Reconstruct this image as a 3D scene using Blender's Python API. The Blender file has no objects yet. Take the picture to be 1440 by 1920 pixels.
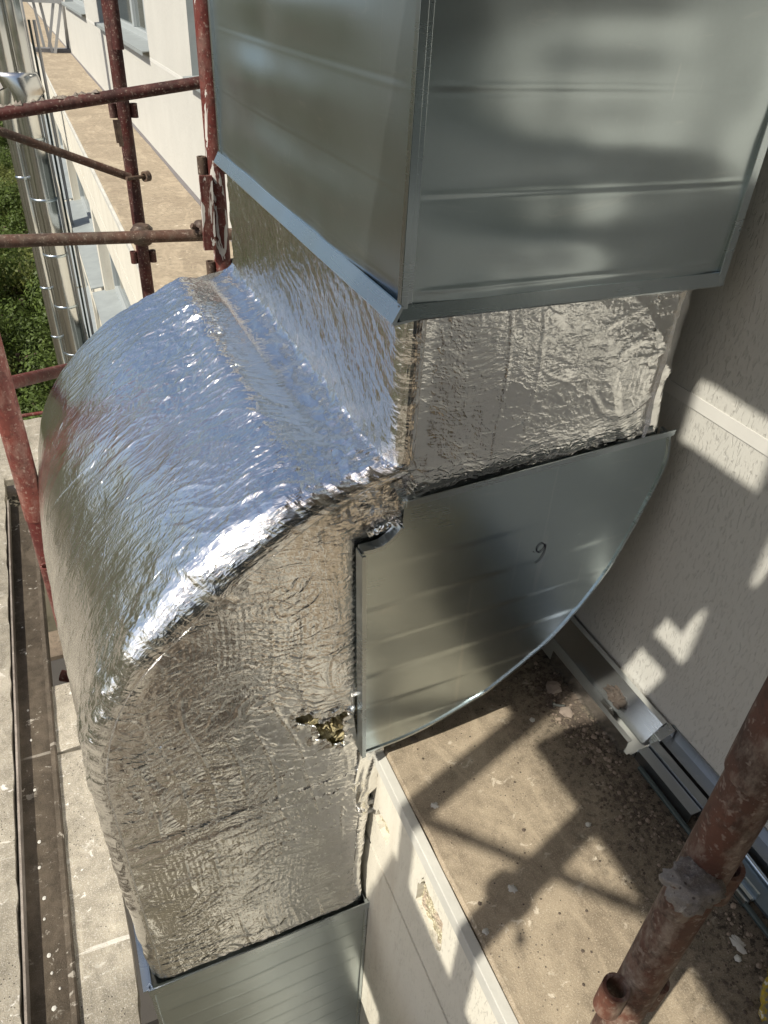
import bpy, bmesh, math, random
import numpy as np
from mathutils import Vector, Matrix
from mathutils.geometry import tessellate_polygon
rnd = random.Random(7)
# Model units: camera height over the ledge = 1 unit; S metres per unit. World: ledge top z = 0.
S = 1.2
def W(p): return Vector((p[0]*S, p[1]*S, p[2]*S + S))
sc = bpy.context.scene
# ------------------------------------------------------------------ camera
cd = bpy.data.cameras.new('camera'); cam = bpy.data.objects.new('camera', cd)
sc.collection.objects.link(cam); sc.camera = cam
r_ = Vector((0.91770625, -0.39393627, 0.05127814)); u_ = Vector((0.19185402, 0.55252146, 0.81111779)); f_ = Vector((0.34786099, 0.73452995, -0.58263065))
M = Matrix((( r_.x, u_.x, -f_.x), (r_.y, u_.y, -f_.y), (r_.z, u_.z, -f_.z))).to_4x4()
M.translation = W((0, 0, 0)); cam.matrix_world = M
cd.sensor_fit = 'VERTICAL'; cd.sensor_height = 24; cd.lens = 1382.05/1920*24
cd.clip_start = 0.02; cd.clip_end = 3000
sc.render.resolution_x = 768; sc.render.resolution_y = 1024
# ------------------------------------------------------------------ light
EL = math.atan(1.2*0.947); SD = Vector((-0.947*math.cos(EL), -0.322*math.cos(EL), math.sin(EL)))   # towards the sun
sl = bpy.data.lights.new('sun', 'SUN'); sl.energy = 5.0; sl.angle = math.radians(0.53); sl.color = (1, .935, .80)
so = bpy.data.objects.new('sun', sl); sc.collection.objects.link(so)
so.rotation_euler = SD.to_track_quat('Z', 'Y').to_euler()
w = bpy.data.worlds.new('World'); sc.world = w; w.use_nodes = True
nt = w.node_tree; bg = nt.nodes['Background']; sky = nt.nodes.new('ShaderNodeTexSky')
sky.sky_type = 'NISHITA'; sky.sun_disc = False; sky.sun_elevation = EL; sky.sun_rotation = math.atan2(SD.x, SD.y)
sky.dust_density = 2.6; sky.ozone_density = 1.2
nt.links.new(sky.outputs[0], bg.inputs[0]); bg.inputs[1].default_value = 0.105
sc.view_settings.view_transform = 'Standard'; sc.view_settings.look = 'None'
sc.view_settings.exposure = 0.25; sc.view_settings.gamma = 1
# ------------------------------------------------------------------ helpers
col = sc.collection
def tag(o, label=None, cat=None, group=None, kind=None):
    if label: o['label'] = label
    if cat: o['category'] = cat
    if group: o['group'] = group
    if kind: o['kind'] = kind
    return o
def empty(name, p, label, cat, group=None):
    o = bpy.data.objects.new(name, None); col.objects.link(o); o.location = W(p); o.empty_display_size = .1
    o['org'] = list(p)
    return tag(o, label, cat, group)
class MB:
    def __init__(s): s.v = []; s.f = []; s.sm = []
    def add(s, vs, fs, smooth=False):
        b = len(s.v); s.v += [tuple(q) for q in vs]; s.f += [tuple(b+i for i in f) for f in fs]; s.sm += [smooth]*len(fs); return s
    def box(s, a, b):
        x0, y0, z0 = a; x1, y1, z1 = b
        return s.add([(x0,y0,z0),(x1,y0,z0),(x1,y1,z0),(x0,y1,z0),(x0,y0,z1),(x1,y0,z1),(x1,y1,z1),(x0,y1,z1)],
                     [(0,3,2,1),(4,5,6,7),(0,1,5,4),(1,2,6,5),(2,3,7,6),(3,0,4,7)])
    def bar(s, p, q, w_, h_, up=(0,0,1)):
        p = Vector(p); q = Vector(q); d = (q-p).normalized(); sd = d.cross(Vector(up))
        if sd.length < 1e-4: sd = d.cross(Vector((0,1,0)))
        sd.normalize(); u = sd.cross(d)
        vs = [c + sd*a*w_/2 + u*b*h_/2 for c in (p, q) for a, b in ((-1,-1),(1,-1),(1,1),(-1,1))]
        return s.add(vs, [(0,1,2,3),(7,6,5,4),(0,4,5,1),(1,5,6,2),(2,6,7,3),(3,7,4,0)])
    def tube(s, pts, rad, n=20, caps=True, inner=None, bump=0):
        pts = [Vector(p) for p in pts]; rads = rad if isinstance(rad, (list, tuple)) else [rad]*len(pts)
        ref = Vector((0,1,0)) if abs((pts[-1]-pts[0]).normalized().y) < .9 else Vector((1,0,0))
        vs = []
        for i, p in enumerate(pts):
            d = (pts[min(i+1, len(pts)-1)] - pts[max(i-1, 0)]).normalized()
            a = d.cross(ref).normalized(); b = d.cross(a)
            for k in range(n):
                t = 2*math.pi*k/n
                rr = rads[i]*(1+bump*(rnd.random()-.5))
                vs.append(p + (a*math.cos(t)+b*math.sin(t))*rr)
        fs = [(i*n+k, i*n+(k+1)%n, (i+1)*n+(k+1)%n, (i+1)*n+k) for i in range(len(pts)-1) for k in range(n)]
        s.add(vs, fs, True)
        if inner:
            m = len(pts)
            vi = []
            for i in (0, m-1):
                d = (pts[-1]-pts[0]).normalized(); a = d.cross(ref).normalized(); b = d.cross(a)
                for k in range(n):
                    t = 2*math.pi*k/n; vi.append(pts[i]+(a*math.cos(t)+b*math.sin(t))*inner)
            ve = vs[:n]+vs[-n:]+vi
            s.add(ve, [(2*n+k, 3*n+k, 3*n+(k+1)%n, 2*n+(k+1)%n) for k in range(n)], True)
            s.add(ve, [(k, 2*n+k, 2*n+(k+1)%n, (k+1)%n) for k in range(n)]+[(n+k, n+(k+1)%n, 3*n+(k+1)%n, 3*n+k) for k in range(n)])
        elif caps:
            s.add(vs[:n], [tuple(range(n))]); s.add(vs[-n:], [tuple(reversed(range(n)))])
        return s
    def prism(s, poly, axis, a, b):
        # poly: 2-D outline in the two axes other than `axis`, extruded from a to b
        n = len(poly)
        def mk(p, c): l = list(p); l.insert(axis, c); return tuple(l)
        vs = [mk(p, a) for p in poly] + [mk(p, b) for p in poly]
        return s.add(vs, [tuple(range(n)), tuple(range(2*n-1, n-1, -1))] + [(i, (i+1)%n, n+(i+1)%n, n+i) for i in range(n)])
    def build(s, name, mat, parent=None, bevel=0, org=None):
        me = bpy.data.meshes.new(name)
        o3 = Vector(parent['org']) if parent and 'org' in parent else (Vector(org) if org else Vector((0,0,0)))
        base = W(o3) if (parent or org) else Vector((0,0,0))
        me.from_pydata([W(p)-base for p in s.v], [], s.f)
        me.polygons.foreach_set('use_smooth', s.sm)
        bm = bmesh.new(); bm.from_mesh(me); bmesh.ops.recalc_face_normals(bm, faces=bm.faces)
        bm.to_mesh(me); bm.free()
        me.materials.append(mat)
        if mat.name == 'foil':
            ul = me.uv_layers.new(name='UV')
            for l in me.loops: v = me.vertices[l.vertex_index].co; ul.data[l.index].uv = (v.x+v.y*.3, v.z)
        o = bpy.data.objects.new(name, me); col.objects.link(o)
        if parent: o.parent = parent
        elif org: o.location = base
        o['org'] = list(o3)
        if bevel:
            m = o.modifiers.new('b', 'BEVEL'); m.width = bevel; m.segments = 2; m.limit_method = 'ANGLE'; m.angle_limit = math.radians(40)
        return o
# ------------------------------------------------------------------ material helpers
class N:
    def __init__(s, name):
        s.m = bpy.data.materials.new(name); s.m.use_nodes = True; s.t = s.m.node_tree
        s.p = s.t.nodes['Principled BSDF']; s.coord = s.t.nodes.new('ShaderNodeTexCoord')
    def n(s, ty, **k):
        x = s.t.nodes.new('ShaderNode'+ty)
        for a, b in k.items(): setattr(x, a, b)
        return x
    def l(s, a, b): s.t.links.new(a, b)
    def map(s, scale, rot=(0,0,0), uv=False):
        m = s.n('Mapping'); m.inputs['Scale'].default_value = scale; m.inputs['Rotation'].default_value = rot
        s.l(s.coord.outputs['UV' if uv else 'Object'], m.inputs[0]); return m.outputs[0]
    def noise(s, vec, scale=1, detail=4, rough=.5, dist=0):
        x = s.n('TexNoise'); x.inputs['Scale'].default_value = scale; x.inputs['Detail'].default_value = detail
        x.inputs['Roughness'].default_value = rough; x.inputs['Distortion'].default_value = dist
        if vec is not None: s.l(vec, x.inputs['Vector'])
        return x.outputs[0]
    def vor(s, vec, scale=1, feature='F1', rand=1, metric='EUCLIDEAN'):
        x = s.n('TexVoronoi', feature=feature, distance=metric) if feature == 'F1' else s.n('TexVoronoi', feature=feature); x.inputs['Scale'].default_value = scale; x.inputs['Randomness'].default_value = rand
        s.l(vec, x.inputs['Vector']); return x.outputs['Distance']
    def ramp(s, fac, stops):
        x = s.n('ValToRGB'); e = x.color_ramp.elements
        while len(e) < len(stops): e.new(.5)
        for i, (p, c) in enumerate(stops):
            e[i].position = p; e[i].color = (c if isinstance(c, tuple) else (c, c, c)) + (1,)
        s.l(fac, x.inputs[0]); return x.outputs[0]
    def mix(s, fac, a, b, mode='MIX'):
        x = s.n('Mix', data_type='RGBA', blend_type=mode)
        for sock, v in ((x.inputs[0], fac), (x.inputs[6], a), (x.inputs[7], b)):
            if hasattr(v, 'links') or hasattr(v, 'is_linked'): s.l(v, sock)
            elif isinstance(v, tuple): sock.default_value = v+(1,)
            else: sock.default_value = v
        return x.outputs[2]
    def math(s, op, a, b=0.0, c=None):
        x = s.n('Math', operation=op)
        for i, v in enumerate((a, b) + ((c,) if c is not None else ())):
            if hasattr(v, 'is_linked'): s.l(v, x.inputs[i])
            else: x.inputs[i].default_value = v
        return x.outputs[0]
    def bump(s, h, strength=.5, dist=.01, prev=None):
        x = s.n('Bump'); x.inputs['Strength'].default_value = strength; x.inputs['Distance'].default_value = dist
        s.l(h, x.inputs['Height'])
        if prev is not None: s.l(prev, x.inputs['Normal'])
        return x.outputs[0]
    def fin(s, color=None, rough=None, metal=None, normal=None, spec=None):
        for k, v in (('Base Color', color), ('Roughness', rough), ('Metallic', metal), ('Normal', normal), ('Specular IOR Level', spec)):
            if v is None: continue
            if hasattr(v, 'is_linked'): s.l(v, s.p.inputs[k])
            else: s.p.inputs[k].default_value = v+(1,) if isinstance(v, tuple) else v
        return s.m
def galv(name, base=(.60,.64,.66), rough=.34, fold=0, dirv=(1,0,0)):
    a = N(name); v = a.map((1,1,1))
    sp = a.vor(v, 190)                                    # zinc spangle
    cloud = a.noise(v, 3.5, 4, .6, .4); big = a.noise(v, 1.6, 2, .5)
    brushed = a.noise(a.map((6, 6, 260)), 1, 3, .6)       # rolling marks
    c = a.mix(a.math('MULTIPLY', cloud, .7), tuple(x*.82 for x in base), tuple(min(1, x*1.12) for x in base))
    c = a.mix(a.math('MULTIPLY', sp, .10), c, (.45,.50,.52))
    st = a.ramp(a.noise(a.map((1.2,1.2,7)), 5, 5, .7, 1), [(.60, 0), (.72, 1)])
    c = a.mix(a.math('MULTIPLY', st, .28), c, (.80,.82,.82))
    scr = a.ramp(a.noise(a.map((90, 90, 1.6), (.1,.2,0)), 1, 2, .5, .2), [(.70, 0), (.73, 1)])
    c = a.mix(a.math('MULTIPLY', scr, .18), c, (.85,.87,.88))
    r = a.math('MULTIPLY_ADD', cloud, .12, rough-.04); r = a.math('MULTIPLY_ADD', brushed, .03, r)
    nb = a.bump(a.noise(v, 2.2, 2, .5, .3), .5, .022)
    nb = a.bump(brushed, .03, .0008, nb); nb = a.bump(sp, .02, .0008, nb)
    return a.fin(c, r, 1.0, nb)
def foil_mat():
    a = N('foil'); uv = a.map((1,1,1), uv=True)
    sep = a.n('SeparateXYZ'); a.l(uv, sep.inputs[0])
    warp = a.noise(uv, 7, 3, .55, 0)
    wv = a.n('VectorMath', operation='ADD'); a.l(uv, wv.inputs[0])
    cv = a.n('CombineXYZ'); a.l(a.math('MULTIPLY', warp, .12), cv.inputs[0]); a.l(a.math('MULTIPLY', warp, .08), cv.inputs[1]); a.l(cv.outputs[0], wv.inputs[1])
    def sv(sc3):
        m = a.n('Mapping'); m.inputs['Scale'].default_value = sc3; a.l(wv.outputs[0], m.inputs[0]); return m.outputs[0]
    cr1 = a.vor(sv((12, 30, 1)), 1, 'F1'); cr2 = a.vor(sv((70, 150, 1)), 1, 'F1', 1, 'MANHATTAN'); cr3 = a.vor(sv((210, 260, 1)), 1, 'F1', 1, 'MANHATTAN')
    f1 = a.noise(sv((14, 90, 1)), 1, 5, .62, .3); f2 = a.noise(sv((330, 400, 1)), 1, 2, .6)
    mask = a.ramp(a.noise(uv, 5.5, 3, .6), [(.42, 0), (.62, 1)])
    # reinforcement scrim: fine grid lines pressed into the foil
    def grid(ch, per, wd):
        fr = a.math('FRACT', a.math('MULTIPLY', ch, 1/per)); d = a.math('ABSOLUTE', a.math('SUBTRACT', fr, .5))
        return a.math('LESS_THAN', d, wd)
    gx = a.math('ADD', sep.outputs[0], a.math('MULTIPLY', warp, .010)); gy = a.math('ADD', sep.outputs[1], a.math('MULTIPLY', warp, .008))
    g = a.math('MAXIMUM', grid(gx, .0065, .12), grid(gy, .0065, .12))
    G = a.math('MAXIMUM', grid(a.math('ADD', gx, a.math('MULTIPLY', f1, .010)), .075, .018), grid(a.math('ADD', gy, a.math('MULTIPLY', f1, .008)), .037, .030))
    gm = a.ramp(a.noise(uv, 6, 2, .5), [(.40, 0), (.60, 1)])
    # straight sharp creases in a few directions, broken up by noise
    def creases(ang, per, wd, thr_, k):
        dd = a.math('ADD', a.math('MULTIPLY', sep.outputs[0], math.cos(ang)/per), a.math('MULTIPLY', sep.outputs[1], math.sin(ang)/per))
        dd = a.math('ADD', dd, a.math('MULTIPLY', a.noise(uv, 9+k, 2, .5), 1.6))
        fr = a.math('ABSOLUTE', a.math('SUBTRACT', a.math('FRACT', dd), .5))
        return a.math('MULTIPLY', a.ramp(fr, [(0, 1), (wd, 0)]), a.ramp(a.noise(uv, 11+2*k, 3, .6), [(thr_, 0), (thr_+.08, 1)]))
    cz = a.math('MAXIMUM', creases(1.50, .033, .07, .52, 1), creases(1.25, .052, .05, .50, 2)); c_2 = a.math('MAXIMUM', creases(.35, .060, .04, .56, 3), creases(2.3, .071, .035, .56, 4))
    nb = a.bump(f1, .10, .0030)
    nb = a.bump(cz, .34, .0010, nb); nb = a.bump(c_2, .30, .0009, nb)
    nb = a.bump(a.math('MULTIPLY', cr1, mask), .30, .0035, nb)
    nb = a.bump(cr2, .26, .0016, nb)
    nb = a.bump(cr3, .26, .0007, nb)
    nb = a.bump(f2, .12, .0004, nb)
    nb = a.bump(a.math('MULTIPLY', g, gm), .16, .0006, nb)
    nb = a.bump(a.math('MULTIPLY', G, gm), .35, .0010, nb)
    c = a.mix(a.math('MULTIPLY', a.noise(uv, 9, 4, .6), .5), (.92,.915,.90), (.74,.735,.72))
    r = a.math('MULTIPLY_ADD', a.noise(uv, 14, 3, .6), .17, .09)
    return a.fin(c, r, 1.0, nb)
def plaster(name, c0=(.56,.525,.48), stain=.3):
    a = N(name); v = a.map((1,1,1))
    gr = a.ramp(a.noise(a.map((210, 210, 58), (.30,0,0)), 1, 2, .55, .6), [(.555, 0), (.66, 1)])
    gr = a.math('MULTIPLY', gr, a.ramp(a.noise(v, 5, 4, .65), [(.32, .15), (.62, 1)])); gr = a.math('MAXIMUM', gr, a.math('MULTIPLY', a.ramp(a.noise(a.map((95, 95, 24), (.25,0,0)), 1, 4, .7, .8), [(.64, 0), (.72, 1)]), .8))
    fine = a.noise(v, 300, 3, .75); cl = a.noise(v, 2.2, 5, .6, .3)
    strk = a.noise(a.map((9, 9, .8)), 1, 4, .65)
    c = a.mix(cl, tuple(x*.90 for x in c0), tuple(min(1, x*1.08) for x in c0))
    c = a.mix(a.math('MULTIPLY', a.ramp(strk, [(.5, 0), (.75, 1)]), stain), c, (.40,.33,.25))
    c = a.mix(a.math('MULTIPLY', gr, .26), c, tuple(x*.5 for x in c0))
    nb = a.bump(a.math('MULTIPLY', gr, -1), .55, .0022); nb = a.bump(fine, .30, .0016, nb)
    return a.fin(c, .92, 0, nb, .2)
def concrete(name, c0, c1, spots=(.62,.60,.56), wet=.0, blacks=.4, amp=.5, spray=1.0, grime=None):
    a = N(name); v = a.map((1,1,1))
    cl = a.noise(v, 3.2, 6, .62, .4); fn = a.noise(v, 420, 3, .75); md = a.noise(v, 30, 6, .72)
    c = a.mix(a.ramp(cl, [(.3, 0), (.7, 1)]), c0, c1)
    c = a.mix(a.math('MULTIPLY', a.ramp(md, [(.42, 0), (.66, 1)]), .6), c, tuple(x*.55 for x in c0)); c = a.mix(a.math('MULTIPLY', a.ramp(a.noise(a.map((1,.35,1)), 7, 6, .7, 1.2), [(.52, 0), (.60, 1)]), .35), c, tuple(min(1, x*1.35) for x in c1)); c = a.mix(a.math('MULTIPLY', a.ramp(a.noise(a.map((3,60,1), (0,0,.5)), 1.2, 3, .6, .5), [(.70, 0), (.73, 1)]), .5), c, spots)
    c = a.mix(a.math('MULTIPLY', a.ramp(fn, [(.52, 0), (.68, 1)]), .55*spray), c, spots)
    dk = a.ramp(a.vor(v, 120), [(.12, 1), (.2, 0)]); dm = a.ramp(a.noise(v, 9, 3, .6), [(.52, 0), (.62, 1)])
    c = a.mix(a.math('MULTIPLY', a.math('MULTIPLY', dk, dm), blacks*2), c, (.06,.05,.045))
    wh = a.ramp(a.noise(a.map((1,1.3,1)), 34, 4, .7, .5), [(.60, 0), (.66, 1)]); wm = a.ramp(a.noise(v, 5, 3, .6), [(.46, 0), (.60, 1)])
    c = a.mix(a.math('MULTIPLY', wh, wm), c, spots)
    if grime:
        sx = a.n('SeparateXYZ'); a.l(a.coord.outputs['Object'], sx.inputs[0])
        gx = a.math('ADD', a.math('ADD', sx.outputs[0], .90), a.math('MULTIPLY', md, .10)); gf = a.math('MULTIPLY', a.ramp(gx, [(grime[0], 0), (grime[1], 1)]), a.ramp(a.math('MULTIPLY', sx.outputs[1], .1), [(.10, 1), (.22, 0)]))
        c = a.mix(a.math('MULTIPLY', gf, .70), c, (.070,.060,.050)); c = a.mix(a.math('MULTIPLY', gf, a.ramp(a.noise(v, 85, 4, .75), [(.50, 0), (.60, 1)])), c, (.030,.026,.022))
    nb = a.bump(fn, amp, .003); nb = a.bump(md, amp*.8, .006, nb)
    return a.fin(c, .93, 0, nb, .2)
def rusty(name, c0=(.070,.015,.012), c1=(.034,.010,.009), dust=.35, white=0.0, dustc=(.36,.29,.24)):
    a = N(name); v = a.map((1,1,1))
    n1 = a.noise(v, 11, 6, .65, .5); n2 = a.noise(a.map((1,1,.45)), 34, 5, .7); n3 = a.noise(v, 130, 2, .6)
    c = a.mix(a.ramp(n1, [(.35, 0), (.65, 1)]), c0, c1)
    c = a.mix(a.math('MULTIPLY', a.ramp(n2, [(.46, 0), (.64, 1)]), dust), c, dustc)
    c = a.mix(a.math('MULTIPLY', a.ramp(n3, [(.60, 0), (.68, 1)]), .35), c, (.45,.38,.32)); c = a.mix(a.math('MULTIPLY', a.ramp(a.noise(v, 48, 4, .7), [(.52, 0), (.66, 1)]), .55), c, tuple(x*.4 for x in c1))
    sp = a.ramp(a.noise(v, 75, 3, .6, .6), [(.70, 0), (.76, .5)]); sm = a.ramp(a.noise(v, 13, 2, .5), [(.50, 0), (.60, 1)])
    c = a.mix(a.math('MULTIPLY', sp, sm), c, (.62,.58,.52))
    if white:
        wp = a.ramp(a.noise(a.map((1,1,.35)), 26, 4, .55, .8), [(.68-white*.24, 0), (.69-white*.24, 1)])
        c = a.mix(a.math('MULTIPLY', wp, .9), c, (.55,.54,.51))
    nb = a.bump(n2, .35, .003); nb = a.bump(n3, .25, .001, nb)
    r = a.math('MULTIPLY_ADD', n1, .4, .42)
    return a.fin(c, r, 0, nb, .35)
def simple(name, c, rough=.6, metal=0, var=.2, bs=40, bd=.001):
    a = N(name); v = a.map((1,1,1)); n1 = a.noise(v, 8, 4, .6)
    cc = a.mix(n1, tuple(x*(1-var) for x in c), tuple(min(1, x*(1+var)) for x in c))
    return a.fin(cc, rough, metal, a.bump(a.noise(v, bs, 3, .6), .3, bd))
M_ = dict(
    galv=galv('galvanised_sheet', (.60,.68,.71), .28), galv2=galv('galvanised_panel', (.60,.70,.735), .22), galvb=galv('galvanised_trim', (.58,.65,.69), .24),
    foil=foil_mat(), wall=plaster('plaster_wall', (.50,.495,.465), stain=.05), wallfar=plaster('plaster_facade', (.62,.595,.52), .45),
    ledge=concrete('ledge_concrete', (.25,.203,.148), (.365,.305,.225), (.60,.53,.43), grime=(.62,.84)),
    plank=concrete('splattered_plank', (.25,.225,.18), (.41,.375,.31), (.74,.72,.68), blacks=.8, amp=.9),
    channel=concrete('dirty_channel', (.060,.048,.036), (.125,.102,.078), (.42,.39,.34), blacks=.5, spray=.25, amp=.9),
    rust=rusty('rusty_tube', (.150,.058,.038), (.070,.040,.030), .8, dustc=(.31,.25,.20)), red=rusty('shade_dark_red_tube', dust=.10), redw=rusty('red_tube_chipped', (.13,.026,.020), (.07,.018,.015), dust=.2, white=.42),  # red: tube colour lowered to stand in for shade
    redb=rusty('bright_red_tube', (.135,.022,.018), (.075,.016,.014), .16), dark=rusty('dirty_dark_tube', (.05,.035,.028), (.10,.05,.035), .3, dustc=(.2,.17,.13)),
    coup=rusty('coupler_iron', (.045,.032,.026), (.09,.055,.04), .3, dustc=(.2,.15,.1)), mortar=concrete('mortar_crust', (.20,.17,.15), (.30,.27,.24), (.4,.37,.33)),
    coping=simple('painted_coping', (.47,.465,.43), .75, 0, .35, 60, .003), groove=simple('dark_groove', (.13,.13,.14), .8),
    frame=simple('window_frame_grey', (.34,.37,.38), .45, 0, .08), sill=simple('sill_sheet', (.25,.275,.28), .55, 0, .25, 12),
    bright=galv('sunlit_zinc_sheet', (.90,.96,.98), .22), steel=galv('stainless_flue', (.72,.72,.70), .16), bracket=simple('bracket_grey', (.38,.39,.40), .5, .5), black=simple('dark_gap', (.02,.02,.02), .8),  # bright: zinc paled to stand in for sun patches on the tray
    wood=concrete('lower_boards', (.13,.10,.075), (.19,.15,.11), (.3,.27,.23)), ink=simple('ink', (.012,.012,.03), .5, 0, 0),
    stone=simple('rubble', (.22,.18,.15), .9, 0, .4), lime=simple('white_splash', (.46,.45,.42), .85, 0, .35, 90, .003), soil=simple('soil_crumb', (.085,.066,.052), .95, 0, .6, 60),
    zinc=simple('zinc_bolt', (.6,.65,.66), .3, 1, .05))
def wool_mat():
    a = N('mineral_wool'); v = a.map((1,1,1)); n1 = a.noise(v, 60, 6, .75, .8)
    c = a.mix(a.ramp(n1, [(.35, 0), (.65, 1)]), (.22,.17,.08), (.85,.77,.48))
    return a.fin(c, .95, 0, a.bump(n1, 1, .01), .1)
def foam_mat():
    a = N('insulation_foam'); v = a.map((1,1,1)); d = a.vor(v, 210)
    c = a.mix(a.ramp(d, [(.25, 0), (.60, 1)]), (.62,.58,.43), (.36,.32,.22)); c = a.mix(a.ramp(a.noise(v, 30, 4, .6), [(.5,0),(.62,1)]), c, (.40,.33,.26))
    return a.fin(c, .9, 0, a.bump(a.math('MULTIPLY', d, -1), .9, .004), .2)
def glass_mat():
    a = N('window_glass'); v = a.map((1,1,1))
    return a.fin(a.mix(a.noise(v, 1.5, 2), (.04,.05,.05), (.12,.14,.14)), .06, 0, a.bump(a.noise(v, 1.2, 1), .1, .01), .8)
def leaf_mat(name, c0, c1):
    a = N(name); oi = a.n('ObjectInfo'); v = a.map((1,1,1))
    c = a.mix(a.noise(v, 1.3, 3, .6), c0, c1); c = a.mix(a.ramp(a.noise(v, 9, 2, .5), [(.5,0),(.7,1)]), c, tuple(x*1.35 for x in c1))
    a.p.inputs['Subsurface Weight'].default_value = 0
    m = a.fin(c, .55, 0, None, .3)
    tr = a.n('BsdfTranslucent'); a.l(c, tr.inputs[0]); mx = a.n('MixShader'); mx.inputs[0].default_value = .3
    a.l(a.p.outputs[0], mx.inputs[1]); a.l(tr.outputs[0], mx.inputs[2]); a.l(mx.outputs[0], a.t.nodes['Material Output'].inputs[0])
    return m
M_['wool'] = wool_mat(); M_['foam'] = foam_mat(); M_['glass'] = glass_mat()
M_['leaf'] = leaf_mat('leaves_green', (.035,.060,.012), (.095,.135,.030)); M_['leaf2'] = leaf_mat('leaves_olive', (.055,.075,.018), (.15,.17,.045)); M_['bark'] = simple('bark', (.10,.07,.05), .9)
def slabmat():
    a = N('painted_slab'); v = a.map((1,1,1))
    c = a.mix(a.noise(v, 20, 5, .7), (.13,.12,.10), (.26,.24,.20)); c = a.mix(a.ramp(a.noise(v, 26, 6, .75, .4), [(.47, 0), (.53, 1)]), c, (.42,.31,.04))
    c = a.mix(a.ramp(a.noise(v, 60, 3, .6), [(.63, 0), (.67, 1)]), c, (.6,.58,.5))
    return a.fin(c, .9, 0, a.bump(a.noise(v, 90, 4, .7), .7, .004), .2)
M_['lichen'] = slabmat()
M_['hose'] = simple('dark_cable', (.03,.045,.045), .5)
# ------------------------------------------------------------------ noise in numpy
def vnoise(x, y, seed):
    xi = np.floor(x).astype(np.int64); yi = np.floor(y).astype(np.int64); xf = x-xi; yf = y-yi
    def h(a, b):
        n = (a*374761393 + b*668265263 + seed*1442695041) & 0x7fffffff
        n = ((n ^ (n >> 13))*1274126177) & 0x7fffffff
        return ((n ^ (n >> 16)) & 0xffff)/65535.0
    u = xf*xf*xf*(xf*(xf*6-15)+10); v = yf*yf*yf*(yf*(yf*6-15)+10)
    return (h(xi,yi)*(1-u)+h(xi+1,yi)*u)*(1-v) + (h(xi,yi+1)*(1-u)+h(xi+1,yi+1)*u)*v
def tnoise(x, y, seed):
    """random heights on a triangular lattice, linear in each triangle: flat facets with sharp creases"""
    k = (x+y)*0.36602540378; i = np.floor(x+k); j = np.floor(y+k); g = (i+j)*0.2113248654
    x0 = x-(i-g); y0 = y-(j-g); up = x0 > y0
    def h(a, b):
        a = a.astype(np.int64); b = b.astype(np.int64)
        n = (a*374761393 + b*668265263 + seed*1442695041) & 0x7fffffff
        n = ((n ^ (n >> 13))*1274126177) & 0x7fffffff
        return ((n ^ (n >> 16)) & 0xffff)/65535.0
    fx = x+k-i; fy = y+k-j
    w1 = np.where(up, fx-fy, fy-fx); w2 = np.minimum(fx, fy); w0 = 1-w1-w2
    return w0*h(i, j)+w1*h(i+up, j+(~up))+w2*h(i+1, j+1)
def ridge(x, y, seed, p=2.0): return (1-np.abs(2*vnoise(x, y, seed)-1))**p
# ------------------------------------------------------------------ ground
def groundmat():
    a = N('ground'); v = a.map((1,1,1))
    c = a.mix(a.ramp(a.noise(v, .25, 6, .6), [(.4,0),(.6,1)]), (.06,.055,.035), (.13,.115,.09))
    return a.fin(c, .95, 0, a.bump(a.noise(v, 3, 4), .5, .05), .1)
GZ = -6.0
tag(MB().add([(-400,-400,GZ),(400,-400,GZ),(400,900,GZ),(-400,900,GZ)], [(0,1,2,3)]).build('ground', groundmat()), kind='structure')
path = MB().add([(-2.6,33,GZ+.01),(.3,33,GZ+.01),(.3,60,GZ+.01),(-2.6,60,GZ+.01)], [(0,1,2,3)]).build('path', simple('path_paving', (.30,.28,.25), .9)); tag(path, kind='structure')
# ------------------------------------------------------------------ building
bd = empty('building', (.785, 0, GZ), 'cream plastered building with a tan concrete ledge and grey framed windows', 'building')
XW, XF = .785, .33
up = MB(); lo = MB()
Y0, Y1 = -14, 46
wins = [(1.4+4*k, 4.1+4*k) for k in range(-3, 11)]
def facade(mb, x, dx, y0, y1, z0, z1, ops, zb, zt):
    mb.box((x, y0, z0), (x+dx, y1, zb)); mb.box((x, y0, zt), (x+dx, y1, z1))
    ys = [y0]+[v for o in ops for v in o]+[y1]
    for a, b in zip(ys[::2], ys[1::2]): mb.box((x, a, zb), (x+dx, b, zt))
near = (-.6, 3.6)
up.box((XW, near[0], -1.1), (XW+.3, near[1] if False else .0, -.462)) if False else None
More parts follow.
